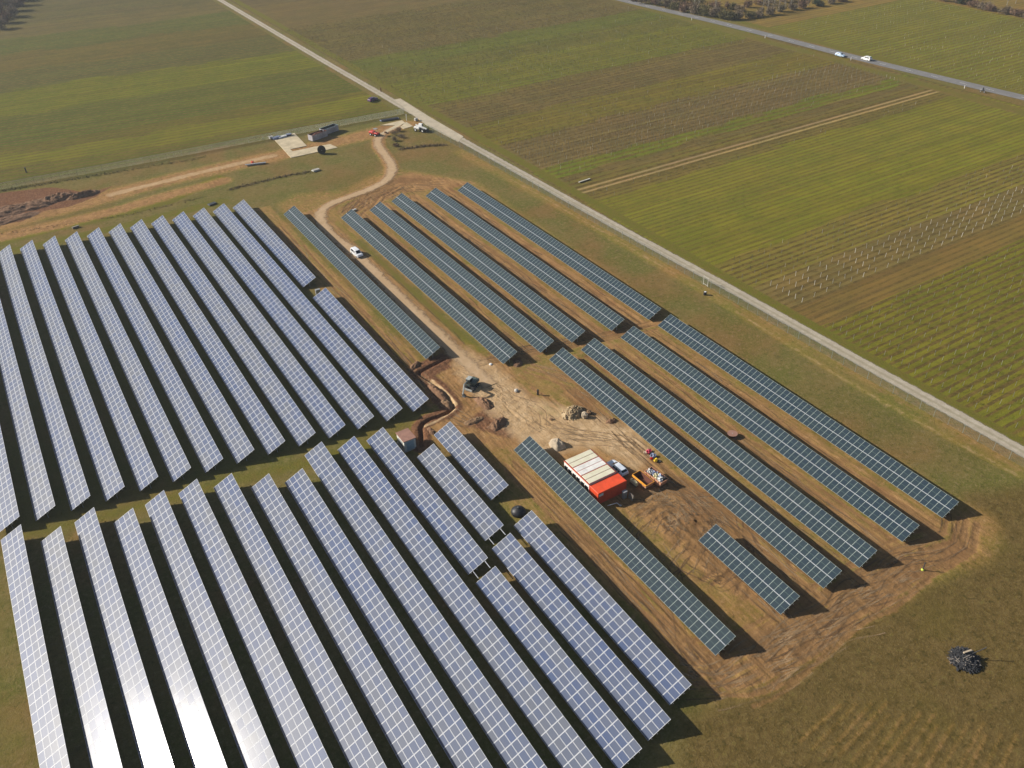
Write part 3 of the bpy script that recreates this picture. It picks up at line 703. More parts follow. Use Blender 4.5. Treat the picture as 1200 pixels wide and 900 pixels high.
for x_, y0_, y1_, n_ in ((75.0, 46, 80, 7), (81, 46, 112, 12), (89.2, 46, 120, 8), (98, 46, 120, 8), (108, 46, 120, 6), (59.3, 44, 100, 10), (80.8, 124, 216, 8), (89.2, 124, 218, 9), (98, 124, 218, 9), (108, 124, 217, 9), (58, 124, 220, 9), (70, 128, 220, 5)):
    tyre([(x_, y0_), (x_, (y0_ + y1_) / 2), (x_ + .2, y1_)], n_, .7, .7)
for px_ in ([(735, 600), (780, 572), (830, 600), (868, 645), (845, 690), (800, 660)], [(760, 640), (800, 600), (850, 600), (880, 650), (930, 690)], [(745, 570), (800, 590), (830, 640), (800, 690), (850, 760)], [(820, 620), (780, 600), (760, 630), (790, 670), (840, 720)]):
    tyre([P(*p) for p in px_], 11, 2.2, 2.5)
tyre([P(*p) for p in ((405, 252), (432, 232), (470, 216), (520, 214))], 12, 2.0, 2.5); tyre([P(*p) for p in ((440, 216), (470, 226), (500, 245))], 6, 1.5, 2)
tyre([P(*p) for p in ((540, 428), (590, 460), (640, 500), (690, 510), (745, 520))], 14, 2.2, 2.2, .0); tyre([P(*p) for p in ((545, 425), (640, 406), (700, 394), (770, 378))], 8, .6, .6)
tyre([P(*p) for p in ((610, 425), (660, 440), (700, 470), (740, 500))], 7, 1.4, 1, .0); tyre([P(*p) for p in ((545, 470), (520, 485), (560, 500), (610, 510))], 6, 1.0, 1.5)
for k_, (c1, c2) in enumerate((((.15, .09, .047), (.19, .116, .06)), ((.33, .225, .125), (.28, .19, .105)))):
    V_ = np.concatenate(TV[k_]); me = np_mesh('tyre_tracks', V_, np.concatenate(TQ[k_]), [tracks_mat('pressed damp soil' if k_ == 0 else 'dry soil crumbs', c1, c2)])
    uvl = me.uv_layers.new(name='UVMap'); vi = np.empty(len(me.loops), np.int32); me.loops.foreach_get('vertex_index', vi)
    uvl.data.foreach_set('uv', np.ascontiguousarray(np.concatenate(TU[k_])[vi], np.float32).ravel()); tag(link('tyre_tracks', me), kind='structure')

# ---------------------------------------------------------------- solar panel rows
def module_mesh(name, w, l, fr, fmat, gmat, seam=None, n=1):
    """one framed module: x across the slope, y along the row, top at z=.04"""
    mb = MB(); z = .040
    def ring(x0, y0, x1, y1, a0, b0, a1, b1, z0, z1, mt):
        o = [(x0, y0, z0), (x1, y0, z0), (x1, y1, z0), (x0, y1, z0), (a0, b0, z1), (a1, b0, z1), (a1, b1, z1), (a0, b1, z1)]
        mb.add(o, [(0, 1, 5, 4), (1, 2, 6, 5), (2, 3, 7, 6), (3, 0, 4, 7)], mt)
    fy = fr if seam else fr * 1.45
    fr = fr if seam else fr * .85
    ring(0, 0, w, l, fr, fy, w - fr, l - fy, z, z, fmat)
    mb.add([(0, 0, 0), (w, 0, 0), (w, l, 0), (0, l, 0), (0, 0, z), (w, 0, z), (w, l, z), (0, l, z)], [(0, 1, 5, 4), (1, 2, 6, 5), (2, 3, 7, 6), (3, 0, 4, 7), (3, 2, 1, 0)], fmat)
    zi = z - .004
    if seam:
        h = w / 2
        for x0, x1, mt in ((fr, h - seam / 2, gmat), (h - seam / 2, h + seam / 2, K['seam']), (h + seam / 2, w - fr, gmat)):
            mb.add([(x0, fy, zi), (x1, fy, zi), (x1, l - fy, zi), (x0, l - fy, zi)], [(0, 1, 2, 3)], mt)
    else:
        mb.add([(fr, fy, zi), (w - fr, fy, zi), (w - fr, l - fy, zi), (fr, l - fy, zi)], [(0, 1, 2, 3)], gmat)
    me = mb.mesh(name)
    return me, mb
KIND = {
    'A': dict(W=4.0, tilt=25.25, hl=.49, n=4, pitch=1.65, w=.985, frame=.043, fmat='alu', gmat='cellA', gap=.014, seam=None, rot=0.0),
    'C': dict(W=3.971, tilt=26.635, hl=.50, n=2, pitch=1.105, w=1.945, frame=.030, fmat='alu_green', gmat='cellC', gap=.016, seam=.035, rot=.091)}
for k in KIND.values():
    k['me'], k['mb'] = module_mesh('solar_panel', k['w'], k['pitch'] - k['gap'], k['frame'], K[k['fmat']], K[k['gmat']], k['seam'])
    t = math.radians(k['tilt']); c, s = math.cos(t), math.sin(t); mb = MB(); G_ = K['steel']
    xp = k['W'] * c * .52; zp = k['hl'] + xp * math.tan(t)
    mb.box((xp, 0, (zp - .25) / 2 - .15), (.12, .09, zp - .25 + .3), G_)
    mb.bar((.25 * c, 0, k['hl'] + .25 * s - .17), (k['W'] * c * .95, 0, k['hl'] + k['W'] * s * .95 - .17), .07, .12, G_)
    mb.bar((xp, 0, zp * .45), (k['W'] * c * .82, 0, k['hl'] + k['W'] * s * .82 - .2), .05, .06, G_)
    k['post'] = mb.mesh('support_post')
    k['jb'] = None
ROWROT = {'A': 0.0, 'B': .317, 'C': .091}
def solar_row(blk, near, far, off, label, group, hook=None):
    k = KIND['C' if blk == 'C' else 'A']; r = math.radians(ROWROT[blk])
    u = np.array((math.sin(r), math.cos(r))); v = np.array((math.cos(r), -math.sin(r)))
    base = v * off + u * near; Ln = far - near
    root = empty('solar_panel_row', (*base, 0), -r, label, 'solar panels', group)
    t = math.radians(k['tilt']); c, s = math.cos(t), math.sin(t)
    n = max(1, int(round(Ln / k['pitch']))); pit = Ln / n; sy = pit / k['pitch']
    cellw = k['W'] / k['n']
    I, J = np.meshgrid(np.arange(n), np.arange(k['n'])); I = I.ravel(); J = J.ravel()
    lx = J * cellw * c + .0; ly = I * pit; lz = k['hl'] + J * cellw * s
    if k['n'] == 2: lx = lx + J * .02 * c; lz = lz + J * .02 * s
    # where each module stands in the picture: the hundred that show largest become parts of their own
    wx = base[0] + v[0] * (lx + cellw * c * .5) + u[0] * (ly + pit / 2); wy = base[1] + v[1] * (lx + cellw * c * .5) + u[1] * (ly + pit / 2)
    px, py, dep = PIX(wx, wy, 1.3)
    vis = (px > 2) & (px < 1198) & (py > 2) & (py < 898)
    order = np.argsort(np.where(vis, dep, dep + 1e5), kind='stable')
    own = order[:100] if len(order) > 100 else order
    rest = order[100:]
    for q in own:
        o = bpy.data.objects.new('solar_panel', k['me']); COL.objects.link(o); o.parent = root
        o.location = (lx[q], ly[q] + k['gap'] / 2, lz[q]); o.scale = (1, sy, 1)
        o.rotation_euler = (random.gauss(0, .0016), -t + random.gauss(0, .0016), 0)
    if len(rest):
        bv = np.array(k['mb'].v); bf = np.array(k['mb'].f); bm = np.array(k['mb'].m); nv = len(bv)
        dr = rng.normal(0, .0016, (len(rest), 2))
        VS = np.empty((len(rest), nv, 3)); 
        for j, q in enumerate(rest):
            tt = t + dr[j, 0]; zz = bv[:, 2] + bv[:, 1] * dr[j, 1]
            VS[j, :, 0] = lx[q] + bv[:, 0] * math.cos(tt) - zz * math.sin(tt)
            VS[j, :, 1] = ly[q] + k['gap'] / 2 + bv[:, 1] * sy
            VS[j, :, 2] = lz[q] + bv[:, 0] * math.sin(tt) + zz * math.cos(tt)
        QF = (bf[None] + (np.arange(len(rest)) * nv)[:, None, None]).reshape(-1, 4)
        me = np_mesh('solar_panels', VS.reshape(-1, 3), QF, k['mb'].mats, False, np.tile(bm, len(rest)))
        a = me.attributes.new('rnd', 'FLOAT', 'FACE'); a.data.foreach_set('value', np.repeat(rng.random(len(rest)), len(bf)).astype(np.float32))
        o = link('solar_panels', me, root); o['kind'] = 'stuff'
    # rails under the modules, sticking out a little at both ends
    for f in (.14, .38, .62, .86):
        z = k['hl'] + k['W'] * f * s - .075; x = k['W'] * f * c + .075 * s * .0
        MB().box((x, Ln / 2, z), (.06, Ln + .36, .07), K['steel']).build('rail', root)
    if k['n'] == 2:
        MB().box((k['W'] * .5 * c - .02, Ln / 2, k['hl'] + k['W'] * .5 * s + .047), (.13, Ln, .02), K['alu'], T=None).build('centre_rail', root)
    m = max(2, int(round(Ln / 4.4)) + 1)
    for i in range(m):
        o = bpy.data.objects.new('support_post', k['post']); COL.objects.link(o); o.parent = root
        o.location = (0, .5 + (Ln - 1.0) * i / (m - 1), 0)
    if hook:
        for f in (.2, .8):
            z = k['hl'] + k['W'] * f * s - .03
            MB().box((k['W'] * f * c, Ln + hook / 2 + .19, z), (.09, hook - .38, .08), K['alu']).build('joining_rail', root)
    return root
ORD = ['first', 'second', 'third', 'fourth', 'fifth', 'sixth', 'seventh', 'eighth', 'ninth', 'tenth', 'eleventh', 'twelfth', 'thirteenth', 'fourteenth']
GA = 'grey-blue solar rows of the far left block'; GB = 'grey-blue solar rows of the near left block'; GC = 'dark green-blue solar rows on brown earth'
solar_row('A', 182.29, 239.28, 51.33, 'short grey-blue solar row at the far left block\'s right edge, above a gap', GA)
solar_row('A', 122.43, 176.02, 51.35, 'half-length grey-blue solar row beside trench spoil, with a grey cabinet at its end', GA)
AR = [(122.57, 239.91, 45.7), (123.35, 240.28, 40.02), (123.93, 241.0, 34.39), (124.86, 241.85, 28.78), (125.7, 242.5, 23.15), (126.44, 243.14, 17.54), (127.13, 243.92, 11.99), (127.85, 244.7, 6.42), (128.68, 245.22, 0.88), (129.31, 245.99, -4.69), (130.16, 246.49, -10.19), (130.87, 247.1, -15.7), (131.41, 247.6, -21.21)]
for i, a in enumerate(AR):
    solar_row('A', *a, '%s full-length grey-blue row from the right in the far left block' % ORD[i], GA)
BR = [(33, 129.17, -21.97), (34, 125.07, -16.4), (35, 126.76, -10.9), (36, 122.96, -5.32), (37, 124.58, .17), (38, 124.35, 5.8), (39, 122.44, 11.4), (39.8, 118.73, 16.95), (40.5, 116.79, 22.44), (41, 121.93, 28.07), (41.8, 120.09, 33.78)]
for i, a in enumerate(BR):
    gl = ', lower end glaring' if i in (2, 3) else ''
    solar_row('B', *a, '%s grey-blue solar row from the left in the near left block%s' % (ORD[i], gl), GB)
solar_row('B', 80.62, 119.57, 39.38, 'grey-blue solar row running right beside the brown-roofed kiosk', GB)
solar_row('B', 42.77, 78.54, 39.49, 'lower grey-blue solar row joined by two rails to the row by the kiosk', GB, hook=80.62 - 78.54)
solar_row('B', 85.34, 110.04, 45.13, 'short grey-blue solar row between the kiosk row and the shortest row', GB)
solar_row('B', 43.91, 83.27, 45.13, 'second grey-blue solar row from the black conical tank, joined by rails to a short row', GB, hook=85.34 - 83.27)
solar_row('B', 93.02, 114.13, 50.79, 'shortest grey-blue solar row, just below the excavated trench and its brown earth', GB)
solar_row('B', 46.35, 85.71, 50.79, 'grey-blue solar row starting beside the black conical tank', GB)
CR = [(137.5, 226.45, 61.75, 'dark solar row left of the white van on the sandy track'), (126.81, 214.73, 74.5, 'dark solar row just right of the white van on the sandy track'),
      (126.01, 214.83, 83.38, 'far dark solar row, second to the right of the white van'), (125.53, 216.86, 91.27, 'far dark solar row, third to the right of the white van'),
      (124.52, 214.57, 101.31, 'far dark solar row, second from the gravel road'), (123.53, 212.68, 111.1, 'far dark solar row nearest the gravel road'),
      (48.73, 122.78, 83.4, 'near dark solar row passing the skips and colourful sacks'), (48.55, 122.07, 91.19, 'near dark solar row, third from the gravel road'),
      (48.47, 121.22, 101.25, 'near dark solar row, second from the gravel road, right of the brown reel'), (48.35, 120.5, 111.17, 'near dark solar row closest to the gravel road'),
      (48.64, 101.91, 61.47, 'dark solar row along the windowed side of the red and cream site cabins'), (48.76, 66.45, 74.38, 'shortest dark solar row, standing alone on tyre-marked brown earth')]
for a in CR: solar_row('C', *a, GC)

# ---------------------------------------------------------------- fences
def fence(pts, h, label, step, wires, vstep, wire='wire'):
    pts = np.array(pts, float); L_ = np.concatenate([[0], np.cumsum(np.hypot(*np.diff(pts, axis=0).T))])
    at = lambda d: (float(np.interp(d, L_, pts[:, 0])), float(np.interp(d, L_, pts[:, 1])))
    root = empty('wire_fence', (*pts[0], 0), 0, label, 'fence')
    ox, oy = pts[0]
    m = MB().box((0, 0, h / 2 - .1), (.06, .06, h + .3), K['fencepost']).mesh('fence_post')
    n = int(L_[-1] / step)
    for i in range(n + 1):
        x, y = at(i * L_[-1] / n); link('fence_post', m, root, (x - ox, y - oy, 0))
    mb = MB(); k = 0
    seg = np.linspace(0, L_[-1], max(2, int(L_[-1] / 12)))
    for z in np.linspace(.1, h, wires):
        for a, b in zip(seg[:-1], seg[1:]):
            p, q = at(a), at(b); mb.bar((p[0] - ox, p[1] - oy, z), (q[0] - ox, q[1] - oy, z), .012, .016 if z < h - .1 else (.022 if wire == 'wire' else .06), K[wire])
    d = 0
    while d < L_[-1]:
        x, y = at(d); mb.box((x - ox, y - oy, h / 2 + .02), (.012 if wire == 'wire' else .03, .012 if wire == 'wire' else .03, h), K[wire]); d += vstep
    mb.build('wire_mesh', root); return root
fence([(-75, 300.5), (-4.7, 296.3), (35.7, 293), (81.3, 290.6), (130.5, 287.4)], 2.0, 'pale wire mesh fence between the brown earth strip and the upper left field', 2.5, 9, .22, 'palewire')
fence([(129.3, 272), (130.4, 240), (131.4, 219), (132.4, 166), (133.3, 126), (133.6, 88), (134.4, 50.8), (134.9, 30)], 2.0, 'pale wire mesh fence running along the gravel road', 3.0, 9, .26)
g = empty('wire_gate', (*P(842.5, 348), 0), 0, 'small pale tubular gate in the fence by the gravel road, near a black sack', 'gate')
g.location.x = 133.25; g.location.y = 128.6; mb = MB()
for y in (-.75, .75): MB().box((0, y, 1.15), (.10, .10, 2.5), K['stake']).build('gate_post', g)
for z in (.25, 2.2): mb.box((.0, 0, z), (.07, 1.38, .07), K['stake'])
for y in (-.35, 0, .35): mb.box((0, y, 1.22), (.03, .03, 1.88), K['fencepost'])
mb.build('gate_leaf', g)

# ---------------------------------------------------------------- vineyard stakes and vines
smesh = MB().box((0, 0, .62), (.085, .085, 1.4), K['stake']).mesh('vine_stake')
gmesh = MB().box((0, 0, .55), (.07, .07, 1.25), K['stakegrey']).mesh('vine_stake')
nwhite = 0
for r in range(6):
    yr = 110.3 + r * 1.92
    for c in range(27):
        x = 146.2 + c * 4.3 + random.uniform(-.15, .15); px, py, _ = PIX(x, yr, 0)
        if px > 1204 or random.random() < .06: continue
        o = link('vine_stake', smesh, None, (x, yr + random.uniform(-.12, .12), gz(x, yr)), (random.gauss(0, .05), random.gauss(0, .05), random.random()))
        tag(o, 'white wooden stake in the bare brown vineyard plot, one of its pale grid', 'stake', 'white stakes of the bare brown vineyard plot'); nwhite += 1
cand = []
for y0, y1, x0, x1, pr, st in ((50, 100, 143, 300, .8, 4.3), (122.6, 136, 143, 300, .8, 4.3), (184, 189, 143, 300, .3, 5), (206, 212, 143, 309, .5, 4), (212, 240, 143, 309, 1.2, 2.6), (240, 262, 143, 309, .35, 5), (284, 330, 140, 305, .8, 5), (330, 380, 140, 305, .35, 6), (60, 296, 332, 434, .8, 5)):
    y = y0
    while y < y1:
        x = x0 + random.uniform(0, 1)
        while x < x1:
            px, py, dp = PIX(x, y, 0)
            if 0 < px < 1200 and -5 < py < 900 and random.random() < pr * (.35 + 1.1 * float(vnoise(np.array(x / 30), np.array(y / 18), 3))): cand.append((dp, x, y))
            x += st
        y += 1.95
cand.sort(); NS = max(0, 296 - nwhite)
for dp, x, y in cand[:NS]:
    o = link('vine_stake', gmesh, None, (x, y + random.uniform(-.1, .1), gz(x, y)), (random.gauss(0, .04), random.gauss(0, .04), random.random()))
    tag(o, 'grey wooden vine stake in the striped green and brown vine rows by the gravel road', 'stake', 'grey stakes in the vine rows nearest the gravel road')
mb = MB()
bv = [Vector(v.co) for v in gmesh.vertices]; bf = [tuple(p.vertices) for p in gmesh.polygons]
for dp, x, y in cand[NS:]:
    z = gz(x, y); a = random.random() * .3; w = .65
    mb.add([(v.x * w + x + v.z * random.gauss(0, .03), v.y * w + y, v.z + z) for v in bv], bf, K['stake'] if random.random() < .15 else K['stakegrey'])
tag(mb.build('vine_stakes'), 'far grey and pale stakes scattered along the distant vine rows', 'stakes', kind='stuff')
# dormant vines: a short trunk and an arched cane each, thousands of them
def vines(rows, label):
    V_ = []
    for (ya, yb, xa, xb, dens, hh, skew) in rows:
        ys = np.arange(ya, yb, 1.95)
        for y in ys:
            xs = np.arange(xa, xb, 1.15); xs = xs + rng.normal(0, .15, len(xs)); yy = y - skew * (xs - 131)
            px, py, _ = PIX(xs, yy, 0); k = (px > -5) & (px < 1205) & (py > -8) & (py < 905) & (rng.random(len(xs)) < dens * (.3 + 1.1 * vnoise(xs / 22, yy / 14, 12)))
            V_.append(np.stack([xs[k], yy[k] + rng.normal(0, .08, k.sum()), np.full(k.sum(), hh)], -1))
    A = np.concatenate(V_); n = len(A); h = A[:, 2] * rng.uniform(.55, 1.0, n); w = rng.uniform(.025, .05, n)
    vs = np.zeros((n, 8, 3)); ln = rng.uniform(-.1, .1, (n, 2))
    for i, (sx, sz) in enumerate(((-1, 0), (1, 0), (1, 1), (-1, 1))):
        vs[:, i, 0] = A[:, 0] + sx * w + sz * ln[:, 0]; vs[:, i, 1] = A[:, 1] + sx * w * .6 + sz * ln[:, 1]; vs[:, i, 2] = sz * h - .1
    cl = rng.uniform(.3, .62, n)
    for i, (sx, sz) in enumerate(((-1, 0), (1, 0), (1, 1), (-1, 1))):
        vs[:, 4 + i, 0] = A[:, 0] + sx * cl; vs[:, 4 + i, 1] = A[:, 1] + ln[:, 1] + sx * .05; vs[:, 4 + i, 2] = h * .8 + sz * .06 - .1
    q = np.arange(n * 8).reshape(-1, 4)
    tag(link('vines', np_mesh('vines', vs.reshape(-1, 3), q, [K['vine']], False)), label, 'vines', kind='stuff')
vines([(50.5, 100, 143, 300, .55, .8, 0), (109.3, 122, 144, 300, .25, .6, 0), (122.6, 136, 143, 305, .5, .8, 0), (136, 184, 144, 306, .10, .6, 0), (184, 190, 143, 308, .6, .8, 0), (195, 205, 143, 308, .6, .8, 0), (205, 212, 143, 308, .25, .8, 0), (212, 240, 143, 308, .8, .9, 0), (240, 262, 143, 308, .35, .8, 0), (262, 291, 143, 306, .8, .9, 0), (291, 345, 140, 304, .35, .9, 0), (345, 365, 140, 303, .25, .9, 0), (366, 440, 139, 300, .6, .9, 0)], 'rows of bare brown dormant vines right of the gravel road')

# ---------------------------------------------------------------- earth and rock heaps
def heap(label, px, a, b, h, rz, m, seed, cat='soil heap', name='soil_heap', rough=.95, sharp=1.0, world=None):
    n, k = 40, 16; x0, y0 = world if world else P(*px)
    vs = [(0, 0, 0)]; fs = []
    for j in range(1, k + 1):
        r = j / k
        for i in range(n):
            t = 2 * math.pi * i / n
            rr = r * (1 + .35 * (float(fbm(np.array(math.cos(t) * 1.3 + 5), np.array(math.sin(t) * 1.3 + 5), 3, seed)) - .5) * 2)
            vs.append((a * rr * math.cos(t), b * rr * math.sin(t), 0))
    V = np.array(vs, float); r = np.concatenate([[0], np.repeat(np.arange(1, k + 1) / k, n)])
    base = (1 - r ** 2) ** sharp
    h = h * .8; V[:, 2] = h * base * (.55 + .9 * fbm(V[:, 0] / (a * .6) + seed, V[:, 1] / (b * .6), 3, seed)) + h * rough * (fbm(V[:, 0] / .5 + seed, V[:, 1] / .5, 4, seed + 3) - .5) * np.clip(base * 2.5, 0, 1)
    V[:, 2] -= .22 * r ** 4 + .05
    for i in range(n): fs.append((0, 1 + i, 1 + (i + 1) % n))
    for j in range(k - 1):
        for i in range(n):
            i2 = (i + 1) % n; fs.append((1 + j * n + i, 1 + (j + 1) * n + i, 1 + (j + 1) * n + i2, 1 + j * n + i2))
    mb = MB().add([tuple(p) for p in V], fs, m, smooth=True)
    o = mb.build(name, None, (x0, y0, gz(x0, y0)), (0, 0, rz)); return tag(o, label, cat)
heap('long dark red-brown soil bank at the photo\'s left edge below the fence', (28, 243), 13, 4.2, 1.6, .05, K['soilred'], 3)
heap('dark red-brown soil mound, middle of the bank below the upper left fence', (68, 232), 5.5, 3.2, 1.9, .2, K['soilred'], 8)
heap('narrow dark soil ridge at the right tip of the red-brown bank', (98, 229), 6.0, 1.8, 1.5, .1, K['soilred'], 12)
heap('flattish brown soil patch heaped at the left frame edge, under the bank', (8, 258), 9, 3.0, .9, .1, K['soilred'], 17)
heap('loose red-brown spoil beside the trench corner, left of the excavator', (486, 429), 2.2, 1.1, .9, .5, K['soilred'], 21)
heap('red-brown spoil ridge along the trench, beside a solar row end', (512, 459), 1.1, 3.4, .85, .1, K['soilred'], 24)
heap('brown spoil ridge at the trench bend below the pale sand streak', (523, 474), 1.0, 2.0, .8, .3, K['soiltan'], 25)
heap('elongated dark soil heap right below the excavator', (568, 472), 1.3, 3.2, 1.0, .15, K['soilred'], 28)
heap('dark clod heap at the lower left of the pale work area', (583, 497), 2.4, 1.4, 1.1, .2, K['soilred'], 33)
heap('low brown soil heap left of the dark clod heap, above a short solar row', (556, 493), 2.6, 1.0, .55, .0, K['soiltan'], 35)
heap('small reddish soil heap below the end of a far dark solar row', (607, 426), 1.5, 1.1, .7, .0, K['soilred'], 37)
heap('dark soil mound at the edge of a dark solar row, right of the rubble', (717, 493), 1.5, .9, .75, 0, K['soilred'], 41)
heap('pale conical sand mound behind the cream cabin roofs', (652, 521), 1.5, 2.0, 1.7, 0, K['sand'], 44, 'sand mound', 'sand_mound', .15, .9)
heap('small brown clods beside the trench above the brown-roofed kiosk', (505, 505), .8, 1.6, .6, 0, K['soilred'], 46)

def rock_mesh(r, seed, m, squash=.7):
    bpy_v = []; rg = random.Random(seed); n, k = 10, 6; vs = [(0, 0, r * squash)]; 
    for j in range(1, k):
        p = math.pi * j / k
        for i in range(n):
            t = 2 * math.pi * i / n + rg.uniform(-.15, .15); q = r * rg.uniform(.75, 1.12)
            vs.append((q * math.sin(p) * math.cos(t), q * math.sin(p) * math.sin(t), q * math.cos(p) * squash))
    vs.append((0, 0, -r * squash)); fs = [(0, 1 + i, 1 + (i + 1) % n) for i in range(n)]
    for j in range(k - 2):
        for i in range(n):
            i2 = (i + 1) % n; fs.append((1 + j * n + i, 1 + (j + 1) * n + i, 1 + (j + 1) * n + i2, 1 + j * n + i2))
    L_ = 1 + (k - 2) * n; fs += [(L_ + i, len(vs) - 1, L_ + (i + 1) % n) for i in range(n)]
    return vs, fs
hp = heap('cream limestone rubble pile on the sandy work area left of a dark solar row', (672, 484), 2.5, 1.9, 1.4, .1, K['rock'], 51, 'rubble pile', 'rubble_pile', .8)
mb = MB()
for i in range(170):
    t = random.random() * 6.28; q = random.random() ** .6 * 1.05; x, y = q * 2.5 * math.cos(t), q * 1.9 * math.sin(t)
    v, f = rock_mesh(random.uniform(.07, .25), i, K['rock']); mb.add(v, f, K['rock'] if random.random() < .75 else K['soiltan'], Matrix.Translation((x, y, max(.02, 1.25 * (1 - q ** 2)))))
o = mb.build('rocks', hp); o['kind'] = 'stuff'
def boulder(label, px, r, seed, m, sq=.8):
    v, f = rock_mesh(r, seed, m, sq); x, y = P(*px)
    return tag(MB().add(v, f, m).build('boulder', None, (x, y, gz(x, y) + r * sq * .6)), label, 'boulder')
boulder('pale cream boulder just right of the limestone rubble pile', (685, 488), .75, 5, K['sand'], .95)
boulder('dark boulder behind the pale cream boulder by the rubble pile', (690, 484), .6, 6, K['soiltan'])
boulder('pale boulder with dark shadow left of the black bollard', (605, 458), .5, 9, mat('pale stone', (.55, .52, .47), .9, .2, 2), .7)
boulder('small white stone at the near end of a far dark solar row', (575, 427), .38, 10, K['white'], .5)
boulder('small brown stone on the pale work area under the rubble pile', (646, 491), .4, 11, K['soiltan'], .5)

# ---------------------------------------------------------------- vehicles
CARS = {'mpv': [(-2.2, .4, .90, 1.0, .80, .74), (-2.1, .25, .98, 1.42, .88, .70), (-1.85, .22, 1.0, 1.68, .90, .67), (-.3, .22, 1.0, 1.74, .90, .67), (.55, .22, 1.0, 1.66, .90, .65), (1.3, .22, .98, 1.07, .89, .72), (1.9, .25, .86, .93, .86, .68), (2.2, .35, .60, .68, .74, .6)],
        'estate': [(-2.25, .4, .80, .9, .80, .74), (-2.1, .25, .92, 1.12, .87, .70), (-1.7, .22, .94, 1.42, .89, .63), (-.3, .22, .94, 1.47, .89, .62), (.35, .22, .93, 1.38, .89, .60), (1.05, .22, .90, .98, .88, .70), (1.85, .25, .78, .86, .85, .68), (2.25, .35, .56, .64, .72, .6)]}
wheel_t = MB(); wheel_t.tube((-.11, 0, 0), (.11, 0, 0), .32, K['rubber'], 18); WT = wheel_t.mesh('tyre')
WR = MB().tube((-.12, 0, 0), (.12, 0, 0), .19, K['steel'], 14).mesh('rim')
def car(name, px, rz, paint, shape, label, cat, rails=False):
    x, y = P(*px); r = empty(name, (x, y, gz(x, y) + .02), rz, label, cat); ST = CARS[shape]
    def sec(s):
        y, zb, zl, zt, w, wt = s
        h = [(w * .90, zb), (w, zb + .14), (w, (zb + zl) / 2), (w * .975, zl), (wt + .03, zt - .07), (wt * .82, zt)]
        return [(a, y, b) for a, b in h] + [(-a, y, b) for a, b in reversed(h)]
    R = [sec(s) for s in ST]; n = 12; vs = [p for q in R for p in q]; fs = []
    for j in range(len(R) - 1):
        for i in range(n):
            i2 = (i + 1) % n; fs.append((j * n + i2, j * n + i, (j + 1) * n + i, (j + 1) * n + i2))
    fs.append(tuple(range(n))); L_ = (len(R) - 1) * n; fs.append(tuple(reversed(range(L_, L_ + n))))
    MB().add(vs, fs, K[paint], smooth=False).build('body', r)
    def lerp(a, b, t): return tuple(a[k] + (b[k] - a[k]) * t for k in range(3))
    def quad(pts, off, nm):
        nrm = (Vector(pts[1]) - Vector(pts[0])).cross(Vector(pts[3]) - Vector(pts[0])).normalized()
        mb = MB(); o = [Vector(p) + nrm * off for p in pts]; i_ = [Vector(p) - nrm * .01 for p in pts]
        mb.add(o + i_, [(0, 1, 2, 3), (0, 4, 5, 1), (1, 5, 6, 2), (2, 6, 7, 3), (3, 7, 4, 0)], K['glass']); return mb.build(nm, r)
    a, b = R[4], R[5]        # windscreen between roof front and bonnet
    q = [lerp(b[9], a[9], .08), lerp(b[9], a[9], .08)]
    def sp(sec_, side): return sec_[5] if side > 0 else sec_[6]
    w0 = [lerp(sp(b, 1), sp(a, 1), .06), lerp(sp(b, -1), sp(a, -1), .06), lerp(sp(a, -1), sp(b, -1), .08), lerp(sp(a, 1), sp(b, 1), .08)]
    quad([w0[1], w0[0], w0[3], w0[2]] if False else [w0[0], w0[3], w0[2], w0[1]][::-1], .012, 'windscreen')
    a, b = R[2], R[1]
    quad([lerp(sp(b, -1), sp(a, -1), .0), lerp(sp(b, 1), sp(a, 1), .0), lerp(sp(a, 1), sp(b, 1), .12), lerp(sp(a, -1), sp(b, -1), .12)][::1], .012, 'rear_window')
    for sd, (ib, it) in ((1, (3, 4)), (-1, (8, 7))):
        for j0, j1, t0, t1 in ((2, 3, .08, .42), (2, 3, .47, .95), (3, 4, .05, .95)):
            A_, B_ = R[j0], R[j1]
            lo0, lo1 = lerp(A_[ib], B_[ib], t0), lerp(A_[ib], B_[ib], t1); hi0, hi1 = lerp(A_[it], B_[it], t0), lerp(A_[it], B_[it], t1)
            p = [lerp(lo0, hi0, .1), lerp(lo1, hi1, .1), lerp(lo1, hi1, .88), lerp(lo0, hi0, .88)]
            quad(p if sd > 0 else p[::-1], .012, 'side_window')
    for sx in (-1, 1):
        for yy in (-1.32, 1.38):
            w = link('wheel', WT, r, (sx * .80, yy, .32)); link('rim', WR, w)
        f = ST[-1]; MB().box((sx * .55, f[0] - .12, f[2] - .0), (.32, .2, .14), K['chrome'], rz=-sx * .3).build('headlight', r)
        f = ST[1]; MB().box((sx * .80, f[0] - .03, f[2] - .05), (.12, .1, .26), K['red']).build('tail_light', r)
        f = ST[4]; MB().box((sx * (f[4] + .1), f[0] + .3, f[2] + .06), (.2, .1, .14), K[paint], bev=.03).build('wing_mirror', r)
        if rails: MB().bar((sx * .6, -1.6, ST[3][3] + .03), (sx * .6, .2, ST[3][3] + .03), .04, .05, K['dark']).build('roof_rail', r)
    for sy, f in ((1, ST[-1]), (-1, ST[0])):
        MB().box((0, f[0] + sy * .03, .42), (1.45, .12, .2), K['dark'], bev=.04).build('bumper', r)
    return r
def shift(o, dx, dy): o.location.x += dx; o.location.y += dy; return o
car('parked_van', (418.5, 299), math.pi + .06, 'carwhite', 'mpv', 'white people carrier on the sandy track between two dark solar rows', 'van')
car('parked_car', (723, 551), .02, 'carsilver', 'estate', 'silver blue estate car parked beside the cream cabin roofs', 'car', True)
car('moving_car', (984.5, 66.0), math.pi + .06, 'carlight', 'estate', 'pale blue car on the asphalt road, left of the white car', 'car')
